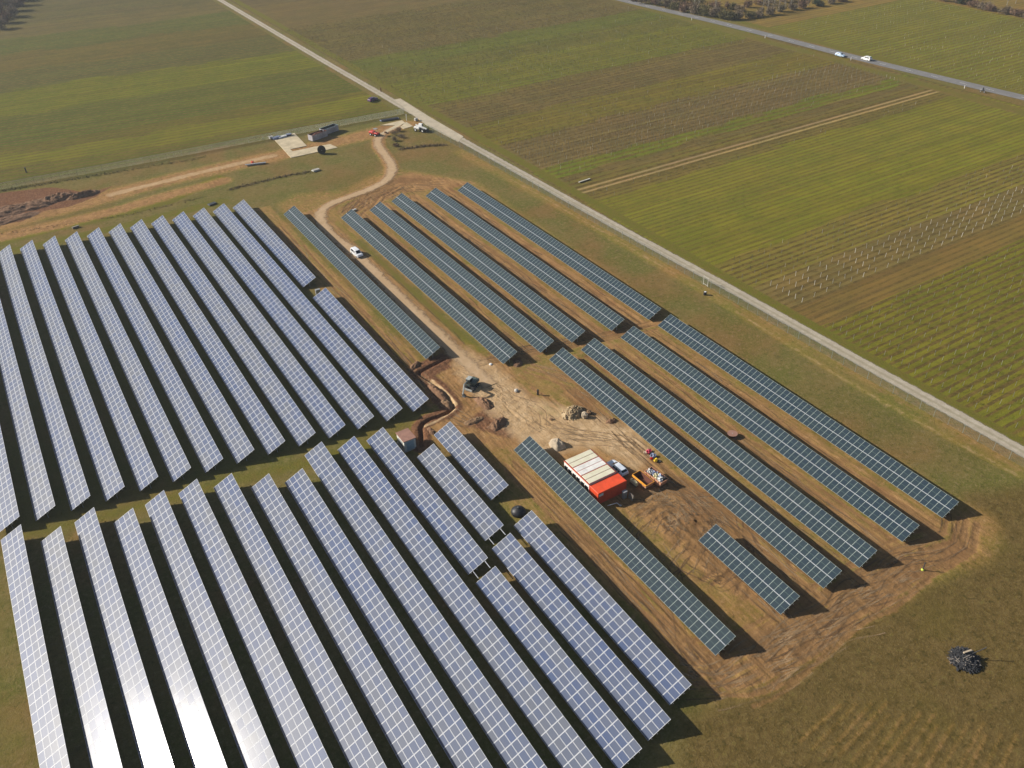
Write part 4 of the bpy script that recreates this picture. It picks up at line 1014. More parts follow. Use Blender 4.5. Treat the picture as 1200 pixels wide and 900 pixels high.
car('moving_car', (1015, 70.5), .04, 'carwhite', 'mpv', 'white car on the asphalt road behind the pale blue car', 'car')
car('parked_car', (437, 118), -1.15, 'carpurple', 'estate', 'dark purple car parked on grass beside the upper gravel road', 'car')

# excavator
ex, ey = P(553.5, 453)
E = empty('excavator', (ex, ey, gz(ex, ey) + .02), math.radians(118), 'small dark green-grey excavator with pale arm reaching to the bare earth', 'excavator')
EM = K['excav']
for sx in (-1, 1):
    mb = MB(); pr = [(-1.35, .12), (-1.15, 0), (1.15, 0), (1.35, .12), (1.42, .32), (1.3, .52), (1.1, .58), (-1.1, .58), (-1.3, .52), (-1.42, .32)]
    T = Matrix.Translation((sx * .85, 0, 0)) @ Matrix(((0, 0, 1, 0), (1, 0, 0, 0), (0, 1, 0, 0), (0, 0, 0, 1)))
    mb.prism(pr, -.21, .21, K['rubber'], T); t_ = mb.build('track', E)
    for yy in (-1.05, -.4, .3, 1.05): MB().tube((sx * .85 - .23, yy, .29), (sx * .85 + .23, yy, .29), .16, K['grey'], 10).build('roller', t_)
MB().box((0, 0, .5), (1.3, 1.7, .36), K['dark'], bev=.06).build('undercarriage', E)
MB().box((0, 1.75, .38), (2.1, .12, .5), K['excavarm'], bev=.04).box((.5, 1.3, .4), (.14, .9, .14), K['dark']).box((-.5, 1.3, .4), (.14, .9, .14), K['dark']).build('dozer_blade', E)
hs = MB().tube((0, 0, .66), (0, 0, .82), .55, K['dark'], 18).box((0, -.45, 1.2), (1.75, 1.9, .8), EM, bev=.14); hs = hs.build('engine_housing', E)
MB().box((0, -1.35, 1.15), (1.7, .45, .75), K['dark'], bev=.18).build('counterweight', E)
MB().tube((-.5, -1.0, 1.6), (-.5, -1.0, 1.95), .06, K['dark'], 8).build('exhaust', hs)
cb = MB().box((.4, .35, 1.5), (.92, 1.25, 1.65), EM, bev=.1).build('cab', E)
MB().box((.4, .35, 2.34), (.98, 1.3, .07), K['excavarm'], bev=.03).build('cab_roof', cb)
for c_, d_ in (((.4, .985, 1.7), (.76, .03, 1.0)), ((.87, .35, 1.75), (.03, 1.0, .85)), ((-.07, .35, 1.75), (.03, 1.0, .85)), ((.4, -.285, 1.8), (.76, .03, .7))):
    MB().box(c_, d_, K['glass']).build('cab_window', cb)
MB().bar((-.25, .6, 1.15), (-.25, 2.0, 2.75), .26, .34, EM).bar((-.25, 1.9, 2.7), (-.25, 3.35, 2.55), .24, .30, EM).build('boom', E)
MB().bar((-.25, 3.2, 2.75), (-.25, 3.85, .75), .22, .28, K['excavarm']).build('stick', E)
MB().tube((-.25, 1.0, 1.2), (-.25, 2.0, 2.45), .07, K['steel'], 8).build('boom_cylinder', E)
MB().tube((-.25, 2.0, 2.95), (-.25, 3.2, 2.85), .06, K['steel'], 8).build('stick_cylinder', E)
mb = MB(); T = Matrix.Translation((-.25, 3.8, .28)) @ Matrix(((0, 0, 1, 0), (1, 0, 0, 0), (0, 1, 0, 0), (0, 0, 0, 1)))
mb.prism([(.1, .45), (-.35, .3), (-.45, -.05), (-.25, -.25), (.15, -.3), (.0, -.18), (-.2, -.1), (-.28, .08), (-.2, .2), (.1, .32)][::-1], -.35, .35, K['dark'], T); mb.build('bucket', E)

# red crawler dumper by the site entrance, white tractor unit by the road fence
x, y = P(439.5, 158.5); D = empty('site_dumper', (x, y, gz(x, y)), math.radians(20), 'small red and grey site dumper at the top of the sandy track', 'dumper')
MB().box((0, 1.2, 1.05), (1.7, 1.9, .75), K['machred'], bev=.12, taper=1.12).build('front_skip', D)
MB().box((0, -.9, .95), (1.3, 1.7, .6), K['machred'], bev=.1).build('engine_cover', D)
MB().box((0, .1, .62), (1.0, 3.6, .3), K['dark']).build('chassis', D)
cb = MB(); 
for sx in (-.5, .5):
    for yy in (-1.1, .0): cb.tube((sx, yy, 1.2), (sx, yy, 2.5), .06, K['grey'], 8)
cb.box((0, -.55, 2.52), (1.2, 1.3, .08), K['grey'], bev=.03); cb.build('roll_cage', D)
MB().box((0, -.6, 1.35), (.5, .5, .25), K['black'], bev=.05).build('seat', D)
for sx in (-1, 1):
    for yy in (-1.1, 1.2):
        w = MB().tube((-.2, 0, 0), (.2, 0, 0), .52, K['rubber'], 16).build('wheel', D, (sx * .85, yy, .5)); MB().tube((-.21, 0, 0), (.21, 0, 0), .22, K['white'], 10).build('rim', w)
x, y = P(493, 153.5); D = empty('telehandler', (x, y, gz(x, y)), math.radians(-150), 'white and dark telescopic loader parked at the road fence by the site entrance', 'loader')
MB().box((0, 0, .95), (1.3, 4.2, .5), K['dark'], bev=.08).build('chassis', D)
MB().box((.75, -1.0, 1.3), (.75, 2.2, .8), K['white'], bev=.12).build('engine_cover', D)
cb = MB().box((-.65, -.2, 1.75), (.95, 1.5, 1.5), K['white'], bev=.12).build('cab', D)
for c_, d_ in (((-.65, .57, 1.95), (.8, .03, .9)), ((-1.14, -.2, 1.95), (.03, 1.2, .8)), ((-.65, -.97, 1.95), (.8, .03, .8))): MB().box(c_, d_, K['glass']).build('cab_window', cb)
MB().bar((.05, -1.9, 2.0), (.05, 2.6, 1.2), .34, .4, K['white']).build('telescopic_arm', D)
MB().box((.05, 2.9, .75), (1.7, .12, .9), K['dark']).box((.5, 3.4, .35), (.12, 1.0, .06), K['dark']).box((-.4, 3.4, .35), (.12, 1.0, .06), K['dark']).build('fork_carriage', D)
for sx in (-1, 1):
    for yy in (-1.45, 1.45):
        w = MB().tube((-.22, 0, 0), (.22, 0, 0), .6, K['rubber'], 18).build('wheel', D, (sx * .95, yy, .6)); MB().tube((-.23, 0, 0), (.23, 0, 0), .3, K['white'], 12).build('rim', w)

# ---------------------------------------------------------------- site cabins and container
CH = 2.75
ca = P(661.7, 539, CH); cb_ = P(690, 567.5, CH)
cx0, cx1 = 66.2, 72.0; cy1 = 92.25; cw = 2.48
for i in range(3):
    y0 = cy1 - (i + 1) * cw; lb = ('furthest cream-roofed site cabin of the three, with two dark windows', 'middle white-roofed site cabin of the three, with two dark windows', 'cream-roofed site cabin standing against the orange red container')[i]
    r = empty('site_cabin', (cx0, y0, -.05), 0, lb, 'site cabin', 'site cabins under one roofline')
    lx, ly = cx1 - cx0, cw - .03
    MB().box((lx / 2, ly / 2, CH / 2), (lx, ly, CH - .1), K['cabin']).build('wall', r)
    fr = MB()
    for xx in (-.012, lx + .012):
        fr.box((xx, ly / 2, CH - .09), (.10, ly + .01, .22), K['orangetrim'])
        fr.box((xx, ly / 2, .14), (.08, ly + .01, .18), K['orangetrim'])
    fr.build('trim', r)
    rf = K['cabinroof2'] if i == 1 else K['cabinroof']
    for k in range(2):
        MB().box((lx / 2, ly * (.26 + .485 * k), CH + .02), (lx - .3, ly * .455, .09), rf, bev=.03).build('roof_panel', r)
    MB().box((lx / 2, ly / 2, CH - .02), (lx + .06, ly + .0, .08), K['darkred'] if i != 1 else K['orangetrim']).build('roof_frame', r)
    for k in range(2):
        w = MB().box((-.03, ly * (.27 + .46 * k), 1.55), (.06, .78, 1.0), K['glass']).build('window', r)
        MB().box((-.035, ly * (.27 + .46 * k), 2.08), (.1, .86, .1), K['cabin']).build('shutter_box', w)
        w2 = MB()
    MB().box((lx + .02, ly * .3, 1.1), (.05, .9, 2.0), K['grey']).build('door', r)
RH = 2.5; y1 = cy1 - 3 * cw - .06
r = empty('shipping_container', (cx0 + .05, y1 - 2.46, -.05), 0, 'bright orange red steel container at the end of the cream site cabins', 'container')
lx, ly = 6.0, 2.44; mb = MB()
def corr(p0, p1, z0, z1, n, depth, nrm):
    """corrugated steel sheet"""
    p0 = Vector(p0); p1 = Vector(p1); vs = []; fs = []; k = n * 4
    for i in range(k + 1):
        q = p0.lerp(p1, i / k); d = depth if i % 4 in (1, 2) else 0
        vs += [(q.x + nrm[0] * d, q.y + nrm[1] * d, z0), (q.x + nrm[0] * d, q.y + nrm[1] * d, z1)]
    fs = [(2 * i, 2 * i + 2, 2 * i + 3, 2 * i + 1) for i in range(k)]
    return vs, fs
for a_, b_, nr in (((0, 0), (lx, 0), (0, 1)), ((lx, 0), (lx, ly), (-1, 0)), ((lx, ly), (0, ly), (0, -1)), ((0, ly), (0, 0), (1, 0))):
    v, f = corr((*a_, 0), (*b_, 0), .1, RH - .06, 22 if a_[1] == b_[1] else 9, .035, nr); mb.add(v, f, K['orange'])
mb.build('corrugated_wall', r)
MB().box((lx / 2, ly / 2, RH - .03), (lx + .04, ly + .04, .1), K['orange'], bev=.03).build('roof', r)
fr = MB()
for xx in (0, lx):
    for yy in (0, ly): fr.box((xx, yy, RH / 2), (.12, .12, RH), K['orange'])
for yy in (0, ly): fr.box((lx / 2, yy, .1), (lx, .11, .16), K['orange'])
fr.build('corner_frame', r)
MB().box((.62, -.03, 1.95), (.95, .04, .52), K['cabin']).build('sign_panel', r)
for k in range(2):
    d_ = MB().box((lx + .035, ly * (.26 + .48 * k), RH / 2), (.05, 1.1, RH - .3), K['orange']).build('door', r)
    for q in (-.3, .3): MB().tube((lx + .085, ly * (.26 + .48 * k) + q, .2), (lx + .085, ly * (.26 + .48 * k) + q, RH - .2), .025, K['steel'], 6).build('locking_bar', d_)
x, y = P(731.5, 583); r = empty('switch_cabinet', (x, y, gz(x, y)), 0, 'grey metal cabinet standing against the orange red container\'s near side', 'cabinet')
MB().box((0, 0, .75), (.75, .5, 1.5), K['grey'], bev=.03).build('housing', r); MB().box((0, -.26, .75), (.66, .03, 1.35), K['steel']).build('door', r); MB().box((0, 0, 1.53), (.85, .6, .05), K['grey']).build('roof', r)
x, y = P(738.5, 585); r = empty('pallet', (x, y, gz(x, y)), 0, 'grey timber pallet leaning upright beside the grey cabinet', 'pallet')
mb = MB()
for k in range(6): mb.box((0, -.5 + k * .2, .6), (.03, .12, 1.2), K['wood'])
for z in (.1, .6, 1.1): mb.box((.07, 0, z), (.09, 1.15, .1), K['wood'])
mb.build('slats', r, rot=(0, .15, 0))
pA = P(712, 592.5, .35); pB = P(723, 589.5, .35); r = empty('drain_pipe', (*pA, 0), 0, 'pale angled pipe with a foot, lying below the orange red container', 'pipe')
MB().bar((0, 0, .35), (pB[0] - pA[0], pB[1] - pA[1], .38), .09, .09, K['white']).build('arm', r)
MB().bar((pB[0] - pA[0], pB[1] - pA[1], .38), (pB[0] - pA[0] + .3, pB[1] - pA[1] - .5, 0), .09, .09, K['white']).build('foot', r)
MB().box((pB[0] - pA[0] + .32, pB[1] - pA[1] - .55, .06), (.4, .4, .12), K['concretegrey'], bev=.03).build('base', r)

# ---------------------------------------------------------------- skips
def skip(px, L_, W_, H_, rz, m, inner, label, lip=None, contents=None, world=None):
    x, y = world if world else P(*px); r = empty('waste_skip', (x, y, gz(x, y) + .03), rz, label, 'skip')
    mb = MB(); t = .08; f = .82     # flared sides, sloping ends
    b = [(-W_ / 2 * f, -L_ / 2 * f), (W_ / 2 * f, -L_ / 2 * f), (W_ / 2 * f, L_ / 2 * f), (-W_ / 2 * f, L_ / 2 * f)]
    o = [(-W_ / 2, -L_ / 2), (W_ / 2, -L_ / 2), (W_ / 2, L_ / 2), (-W_ / 2, L_ / 2)]
    vo = [(*p, .08) for p in b] + [(*p, H_) for p in o]
    ins = lambda p, s: (p[0] * (1 - 2 * t / W_), p[1] * (1 - 2 * t / L_), s)
    vi = [ins(p, .2) for p in b] + [ins(p, H_) for p in o]
    mb.add(vo, [(3, 2, 1, 0), (0, 1, 5, 4), (1, 2, 6, 5), (2, 3, 7, 6), (3, 0, 4, 7)], m)
    mb.add(vo[4:] + vi[4:], [(0, 1, 5, 4), (1, 2, 6, 5), (2, 3, 7, 6), (3, 0, 4, 7)], lip or m)
    mb.build('shell', r)
    MB().add(vi, [(0, 1, 2, 3), (4, 5, 1, 0), (5, 6, 2, 1), (6, 7, 3, 2), (7, 4, 0, 3)], inner).build('lining', r)
    rb = MB()
    for k in range(4):
        yy = -L_ * .36 + k * L_ * .24
        for sx in (-1, 1): rb.bar((sx * (W_ / 2 * f + .02), yy * f, .1), (sx * (W_ / 2 + .03), yy, H_ - .04), .08, .07, m)
    rb.build('rib', r)
    for sx in (-1, 1): MB().tube((sx * (W_ / 2 - .1), -L_ * .2, H_ * .7), (sx * (W_ / 2 + .18), -L_ * .2, H_ * .7), .06, K['dark'], 8).build('lifting_lug', r)
    return r
sk = skip(None, 3.7, 1.9, 1.15, .05, K['skiporange'], K['rust'], 'emptier orange skip with rusty inside and yellow rail, left of the waste-filled skip', lip=K['skipyellow'], world=(76.15, 82.35))
MB().bar((-1.0, -1.75, 1.0), (-1.0, 1.75, 1.0), .12, .22, K['skipyellow']).build('side_rail', sk)
x, y = 74.6, 82.9; r = empty('fuel_tank', (x, y, gz(x, y)), .05, 'small pale yellow tank standing left of the orange skip', 'tank')
MB().box((0, 0, .55), (.6, 1.7, .8), K['paleyellow'], bev=.15).build('body', r); MB().tube((0, .3, .95), (0, .3, 1.05), .12, K['dark'], 10).build('cap', r); MB().box((-.2, 0, .08), (.1, 1.5, .16), K['dark']).box((.2, 0, .08), (.1, 1.5, .16), K['dark']).build('skid', r)
sk2 = skip(None, 4.1, 1.9, 1.35, .1, K['skiporange'], K['rust'], 'worn orange skip filled with bags and mixed waste, right of the emptier skip', world=(78.45, 81.6))
def sack(label, world, d, m, seed, z0=0, cat='sack'):
    rg = random.Random(seed); n, k = 12, 7; vs = []; fs = []
    for j in range(k + 1):
        p = math.pi * j / k
        for i in range(n):
            t = 2 * math.pi * i / n; q = rg.uniform(.62, 1.2)
            vs.append((d[0] / 2 * q * math.sin(p) ** .6 * math.cos(t), d[1] / 2 * q * math.sin(p) ** .6 * math.sin(t), d[2] / 2 * (1 - math.cos(p)) * (q if 0 < j < k else 1)))
    for j in range(k):
        for i in range(n):
            i2 = (i + 1) % n; fs.append((j * n + i, j * n + i2, (j + 1) * n + i2, (j + 1) * n + i))
    x, y = world; r = MB().add(vs, fs, m, smooth=False).build('waste_sack', None, (x, y, (gz(x, y) if z0 == 0 else z0) - .02), (0, 0, rg.random() * 3)); return tag(r, label, cat)
wastes = [('white sack at the far end of the waste-filled orange skip', (78.2, 83.0), 'cabin'), ('blue grey sack in the middle of the waste-filled orange skip', (78.55, 82.1), 'bluebag'), ('cream board scrap sack in the waste-filled orange skip', (78.2, 81.4), 'paleyellow'), ('pale blue plastic bundle in the waste-filled orange skip', (78.8, 80.9), 'tarp'), ('black sack at the near right corner of the waste-filled skip', (78.9, 80.2), 'black'), ('white plastic bundle at the near left of the waste-filled skip', (78.2, 80.3), 'white')]
for i, (lb, wp, m) in enumerate(wastes): sack(lb, wp, (1.0, 1.1, .95), K[m], 60 + i, .62)
for i, (lb, px, m, d) in enumerate((('bright pink plastic bundle on sandy ground beside a near dark solar row', (760, 529), 'pink', (1.3, .9, .6)), ('cream cardboard bundle left of the bright pink bundle', (756.5, 530), 'woodpale', (.9, .7, .4)), ('blue grey sack between the pink bundle and the yellow sack', (765.5, 534.5), 'bluebag', (1.2, 1.0, .7)), ('red sack just under the blue grey sack', (763.5, 537), 'red', (.7, .6, .4)), ('bright yellow sack nearest the skips among the coloured bundles', (768.5, 539.5), 'yellow', (.8, .8, .6)), ('dark sack right of the bright yellow sack', (772, 540), 'dark', (1.0, .6, .4)))):
    sack(lb, tuple(P(*px)), d, K[m], 80 + i)
# the two long open skips by the upper left fence
for lb, w_, m, inn, lip in (('long grey skip with a rusty open top beside the concrete pad', (94.3, 281.3), 'skipside', 'rust', 'rust'), ('long grey and pale blue skip behind the rusty skip, nearest the fence', (99.8, 284.6), 'skipside', 'dark', 'skipblue')):
    r = empty('roll_off_skip', (*w_, gz(*w_)), math.radians(-73) if m else 0, lb, 'skip')
    L_, W_, H_ = 6.6, 2.4, 2.2; mb = MB(); t = .1
    vo = [(-W_ / 2, -L_ / 2, .25), (W_ / 2, -L_ / 2, .25), (W_ / 2, L_ / 2, .25), (-W_ / 2, L_ / 2, .25)]; vo += [(p[0], p[1], H_) for p in vo]
    vi = [(p[0] * (1 - 2 * t / W_), p[1] * (1 - 2 * t / L_), .4 if p[2] < 1 else H_) for p in vo]
    mb.add(vo, [(3, 2, 1, 0), (0, 1, 5, 4), (1, 2, 6, 5), (2, 3, 7, 6), (3, 0, 4, 7)], K[m]); mb.build('shell', r)
    MB().add(vo[4:] + vi[4:], [(0, 1, 5, 4), (1, 2, 6, 5), (2, 3, 7, 6), (3, 0, 4, 7)], K[lip]).build('rim', r)
    MB().add(vi, [(0, 1, 2, 3), (4, 5, 1, 0), (5, 6, 2, 1), (6, 7, 3, 2), (7, 4, 0, 3)], K[inn]).build('lining', r)
    rb = MB()
    for k in range(9):
        yy = -L_ * .44 + k * L_ * .11
        for sx in (-1, 1): rb.box((sx * (W_ / 2 + .03), yy, 1.2), (.06, .1, 1.85), K[m])
    rb.build('rib', r)
    MB().box((0, L_ / 2 + .04, 1.2), (W_ - .2, .07, 1.8), K[lip]).build('tail_door', r)
    for sx in (-.5, .5): MB().box((sx, 0, .13), (.14, L_, .2), K['dark']).build('runner', r)
    if inn == 'rust':
        x, y = w_; tag(heap('rusty red scrap filling the long grey skip', None, 2.9, .95, .5, math.radians(17), K['rust'], 91, 'scrap', 'scrap_heap', .6, 1, (x, y)), None); bpy.data.objects[[o.name for o in bpy.data.objects if o.name.startswith('scrap_heap')][0]].location.z = 1.75

# ---------------------------------------------------------------- kiosk
x0, y0 = P(474.6, 528.8); r = empty('transformer_kiosk', (44.9, 113.0, -.05), 0, 'small pale transformer kiosk with a flat brown roof beside the trench', 'kiosk')
MB().box((1.18, 1.6, 1.15), (2.36, 3.1, 2.3), K['lightwall'], bev=.02).build('wall', r)
MB().box((1.18, 1.6, 2.38), (2.62, 3.4, .16), K['brownroof'], bev=.03).build('roof', r)
MB().box((1.22, .02, 1.12), (1.5, .06, 1.9), K['bluedoor']).build('door', r)
d_ = MB().box((-.02, 1.6, 1.15), (.06, 1.7, 1.3), K['grey']).build('louvred_vent', r)
MB().box((1.18, 1.6, .05), (2.7, 3.5, .14), K['concretegrey']).build('plinth', r)

# ---------------------------------------------------------------- tanks, reels, drums, posts
x, y = P(607.5, 601); r = empty('conical_tank', (x, y, gz(x, y)), 0, 'black conical-topped tank on grass at the end of a grey-blue solar row', 'tank')
MB().lathe([(1.22, -.05), (1.26, .35), (1.22, .62), (.9, .95), (.45, 1.18), (.24, 1.25)], K['black'], 28).build('body', r)
MB().lathe([(.24, 1.2), (.25, 1.36), (.2, 1.4)], K['dark'], 16).build('lid', r)
def reel(px, R_, W_, ang, m, m2, label, flat=False, z=0):
    x, y = P(*px); r = empty('cable_reel', (x, y, gz(x, y) + z), ang, label, 'cable reel')
    T = Matrix.Translation((0, 0, W_ / 2)) if flat else Matrix.Translation((0, 0, R_)) @ Matrix.Rotation(math.pi / 2, 4, 'Y')
    for sgn in (-1, 1):
        MB().lathe([(R_, -.04), (R_, .04)], m, 28, T @ Matrix.Translation((0, 0, sgn * (W_ / 2 - .04))), False).build('flange', r)
    MB().lathe([(R_ * .55, -W_ / 2 + .08), (R_ * .55, W_ / 2 - .08)], m2, 20, T).build('drum', r)
    for k in range(1): MB().lathe([(.1, -W_ / 2 - .02), (.1, W_ / 2 + .02)], K['steel'], 10, T).build('axle', r)
    return r
reel((377.5, 180), 1.35, .95, math.radians(75), K['black'], K['black'], 'tall black cable reel standing on the concrete strip below the skips')
reel((858, 511), .95, .8, 0, K['brownroof'], K['rust'], 'brown wooden cable reel lying flat between two near dark solar rows', True)
x, y = P(826, 345.5); r = empty('black_drum', (x, y, gz(x, y)), .4, 'small black drum with a pale lid on grass near the road fence gate', 'drum')
MB().tube((0, 0, 0), (0, 0, .8), .38, K['black'], 18).build('body', r); MB().tube((0, 0, .8), (0, 0, .84), .25, K['white'], 14).build('lid', r)
def post(name, px, h, rr, m, label, cat, extra=None):
    x, y = P(*px); r = empty(name, (x, y, gz(x, y)), 0, label, cat)
    MB().tube((0, 0, -.1), (0, 0, h), rr, m, 10, rr * .9).build('shaft', r)
    MB().tube((0, 0, h), (0, 0, h + .05), rr * 1.2, extra or m, 10).build('cap', r); return r
post('gate_post', (476.5, 141), 2.3, .11, K['white'], 'white gate post at the right end of the upper left fence', 'gate post')
post('bollard', (630.3, 462.5), 1.15, .2, K['black'], 'black round bollard standing alone on the grassy work area', 'bollard')
r = post('marker_post', (1081.5, 667), 1.6, .09, K['dark'], 'thin dark marker post with a yellow-green foot right of the near solar rows', 'post')
MB().lathe([(.24, 0), (.22, .18), (.12, .24)], K['hivis'], 12).build('foot', r)
post('marker_post', (31, 202), 1.7, .22, K['dark'], 'short dark post standing in the upper left field', 'post')
post('marker_post', (446.5, 107.5), 1.6, .2, K['rust'], 'short rusty post on the upper gravel road\'s edge near the purple car', 'post')
dm = [(810.5, 23.5), (896.5, 44.5), (997, 70.5), (1130, 103.5)]
for i, p in enumerate(dm):
    x, y = P(*p); r = empty('delineator_post', (x, y, gz(x, y)), 0, ('white roadside post on the asphalt verge, %s' % ('furthest, above the dull field', 'second furthest, opposite the bushes', 'between the two cars', 'nearest, left of the motorcyclist')[i]), 'roadside post')
    MB().box((0, 0, .5), (.22, .16, 1.2), K['white'], bev=.03).build('shaft', r); MB().box((0, -.085, .85), (.18, .02, .18), K['red']).build('reflector', r)
x, y = P(373, 345); r = empty('electric_cabinet', (x, y, gz(x, y)), 0, 'small grey electric cabinet at the far end of a half-length solar row', 'cabinet')
MB().box((0, 0, .7), (1.1, .6, 1.3), K['grey'], bev=.03).build('housing', r); MB().box((0, -.31, .72), (.95, .03, 1.1), K['steel']).build('door', r); MB().box((0, 0, 1.38), (1.2, .7, .05), K['grey']).build('roof', r)

# pad clutter
def sheetpile(px, d, rz, mats_, n, label, cat='sheet stack', name='sheet_stack'):
    x, y = P(*px); r = empty(name, (x, y, gz(x, y) + .1), rz, label, cat)
    for k in range(n):
        MB().box((random.uniform(-.2, .2), random.uniform(-.15, .15), .08 + k * .16), (d[0] * random.uniform(.8, 1), d[1] * random.uniform(.8, 1), .13), mats_[k % len(mats_)], rz=random.uniform(-.12, .12), bev=.02).build('sheet', r)
    return r
sheetpile((324, 162.5), (3.0, 1.6), .3, [K['tarp'], K['bluebag']], 4, 'stack of blue and white plastic sheets on the concrete pad\'s left corner')
sheetpile((331, 161), (3.4, 1.4), .1, [K['white'], K['tarp']], 3, 'white and blue sheets along the concrete pad\'s far edge')
sheetpile((338, 159), (2.2, 1.5), -.2, [K['bluebag'], K['dark'], K['grey']], 4, 'dark blue sheets at the concrete pad\'s far right corner')
sheetpile((318.5, 162.5), (1.6, 1.4), 0, [K['concretegrey'], K['white']], 5, 'white block stack just off the concrete pad\'s left edge', 'block stack', 'block_stack')
sheetpile((300, 193), (7.0, .8), -.25, [K['steel'], K['wood'], K['grey']], 3, 'long grey bundle of rails on grass left of the concrete pad', 'rail bundle', 'rail_bundle')
sheetpile((89, 267), (2.2, .7), .2, [K['wood'], K['dark']], 3, 'dark timber scrap on grass above a far solar row', 'timber scrap', 'timber_scrap')
sheetpile((249, 239.5), (2.6, 1.6), .2, [K['black'], K['dark']], 2, 'black plastic sheet on grass at the far solar rows\' upper ends', 'plastic sheet', 'plastic_sheet')
sheetpile((415, 246.5), (1.8, .4), .3, [K['white'], K['cabin']], 2, 'white offcuts on brown earth inside the sandy track bend', 'offcuts', 'offcuts')
sheetpile((370, 200), (2.4, 1.4), .2, [K['concretegrey'], K['lightwall']], 3, 'pale rubble slabs at the end of the reedy ditch', 'slab rubble', 'slab_rubble')
sheetpile((457, 140.5), (7.5, 1.6), -.1, [K['dark'], K['bluebag'], K['black']], 3, 'dark blue material stack under the fence by the site entrance', 'material stack', 'material_stack')
sheetpile((487.5, 141.5), (1.2, 1.0), 0, [K['white'], K['concretegrey']], 6, 'pale block stack at the site entrance beside the telescopic loader', 'block stack', 'block_stack')
sheetpile((685, 212), (4.5, .5), .05, [K['white'], K['stake']], 2, 'pale bundle of stakes lying on the field near the sandy stripes', 'stake bundle', 'stake_bundle')
r = boulder('small dark soil clod lying on the concrete strip by the site dumper', (452, 156), .55, 15, K['soilred'], .8)
sack('orange red sack beside the long grey rail bundle', tuple(P(296, 191)), (1.2, .9, .8), K['orange'], 97)

# wood heap at the lower right
x, y = P(1130, 774); r = empty('timber_heap', (x, y, gz(x, y)), 0, 'round heap of dark weathered timber on dull grass at the lower right', 'timber heap')
mb = MB(); 
for i in range(420):
    t = random.random() * 6.28; q = random.random() ** .6 * 2.0; z = max(.08, 1.25 * (1 - (q / 2.1) ** 2)) * random.uniform(.55, .95)
    L_ = random.uniform(.35, 1.15); c_ = Vector((q * math.cos(t), q * math.sin(t), z)); d_ = Vector((random.gauss(0, 1), random.gauss(0, 1), random.gauss(0, .18))).normalized() * L_ / 2
    mb.bar(c_ - d_, c_ + d_, random.uniform(.06, .17), random.uniform(.04, .1), K['charred'] if random.random() < .86 else K['wood'])
o = mb.build('planks', r); o['kind'] = 'stuff'
MB().lathe([(1.9, -.05), (1.6, .35), (1.0, .75), (.4, 1.0)], K['charred'], 18).build('core', r)
MB().bar((-.1, .45, 1.35), (1.25, .15, 1.3), .22, .14, K['woodpale']).build('pale_beam', r)
MB().bar((.4, .1, .6), (2.55, -1.0, 2.2), .09, .09, K['charred']).build('leaning_pole', r)
heap('ring of pale ash and chips under the dark timber heap', (1129, 775), 2.7, 2.5, .25, 0, K['soiltan'], 99, 'ash', 'ash_ring', .5)

# ---------------------------------------------------------------- motorcyclist
def skinned(name, joints, edges, radii, m, parent=None):
    me = bpy.data.meshes.new(name); me.from_pydata(joints, edges, []); o = link(name, me, parent)
    md = o.modifiers.new('skin', 'SKIN'); sv = me.skin_vertices[0].data
    for i, r_ in enumerate(radii): sv[i].radius = (r_, r_)
    sv[0].use_root = True
    ss = o.modifiers.new('sub', 'SUBSURF'); ss.levels = 1; ss.render_levels = 1
    me.materials.append(m); return o
x, y = P(1151, 108.5); mz = gz(x, y) + .11
r = empty('motorcycle', (x, y, mz), math.radians(4), 'dark motorcycle ridden along the asphalt road', 'motorcycle')
for yy in (-.7, .75):
    w = MB().tube((-.07, 0, 0), (.07, 0, 0), .32, K['rubber'], 18).build('wheel', r, (0, yy, .32)); MB().tube((-.075, 0, 0), (.075, 0, 0), .2, K['steel'], 12).build('rim', w)
MB().box((0, .05, .62), (.36, .8, .4), K['dark'], bev=.1).build('engine', r); MB().box((0, -.4, .86), (.3, .75, .14), K['black'], bev=.05).build('seat', r); MB().box((0, .2, .9), (.34, .5, .24), K['grey'], bev=.09).build('fuel_tank', r)
MB().bar((0, .75, .32), (0, .5, 1.05), .1, .08, K['steel']).build('fork', r); MB().bar((-.36, .42, 1.08), (.36, .42, 1.08), .04, .04, K['black']).build('handlebar', r); MB().box((0, .72, .95), (.26, .2, .26), K['chrome'], bev=.06).build('headlight', r)
J = [(0, -.3, .95), (0, -.22, 1.2), (0, -.1, 1.45), (0, -.02, 1.56), (0, .03, 1.72), (.2, -.1, 1.45), (.34, .1, 1.22), (.33, .38, 1.12), (-.2, -.1, 1.45), (-.34, .1, 1.22), (-.33, .38, 1.12), (.16, -.28, .92), (.26, .12, .78), (.22, -.1, .38), (.22, .06, .32), (-.16, -.28, .92), (-.26, .12, .78), (-.22, -.1, .38), (-.22, .06, .32)]
ED = [(0, 1), (1, 2), (2, 3), (3, 4), (2, 5), (5, 6), (6, 7), (2, 8), (8, 9), (9, 10), (0, 11), (11, 12), (12, 13), (13, 14), (0, 15), (15, 16), (16, 17), (17, 18)]
RD = [.17, .18, .19, .08, .13, .10, .07, .05, .10, .07, .05, .12, .09, .06, .06, .12, .09, .06, .06]
o = skinned('person', J, ED, RD, K['cloth']); o.location = (x, y, mz); o.rotation_euler = (0, 0, math.radians(4)); tag(o, 'person in dark clothing and helmet riding the motorcycle, leaning forward', 'person')
MB().lathe([(.05, -.16), (.14, -.1), (.165, .02), (.12, .13), (.03, .17)], K['black'], 16, Matrix.Translation((0, .04, 1.72))).build('helmet', o)

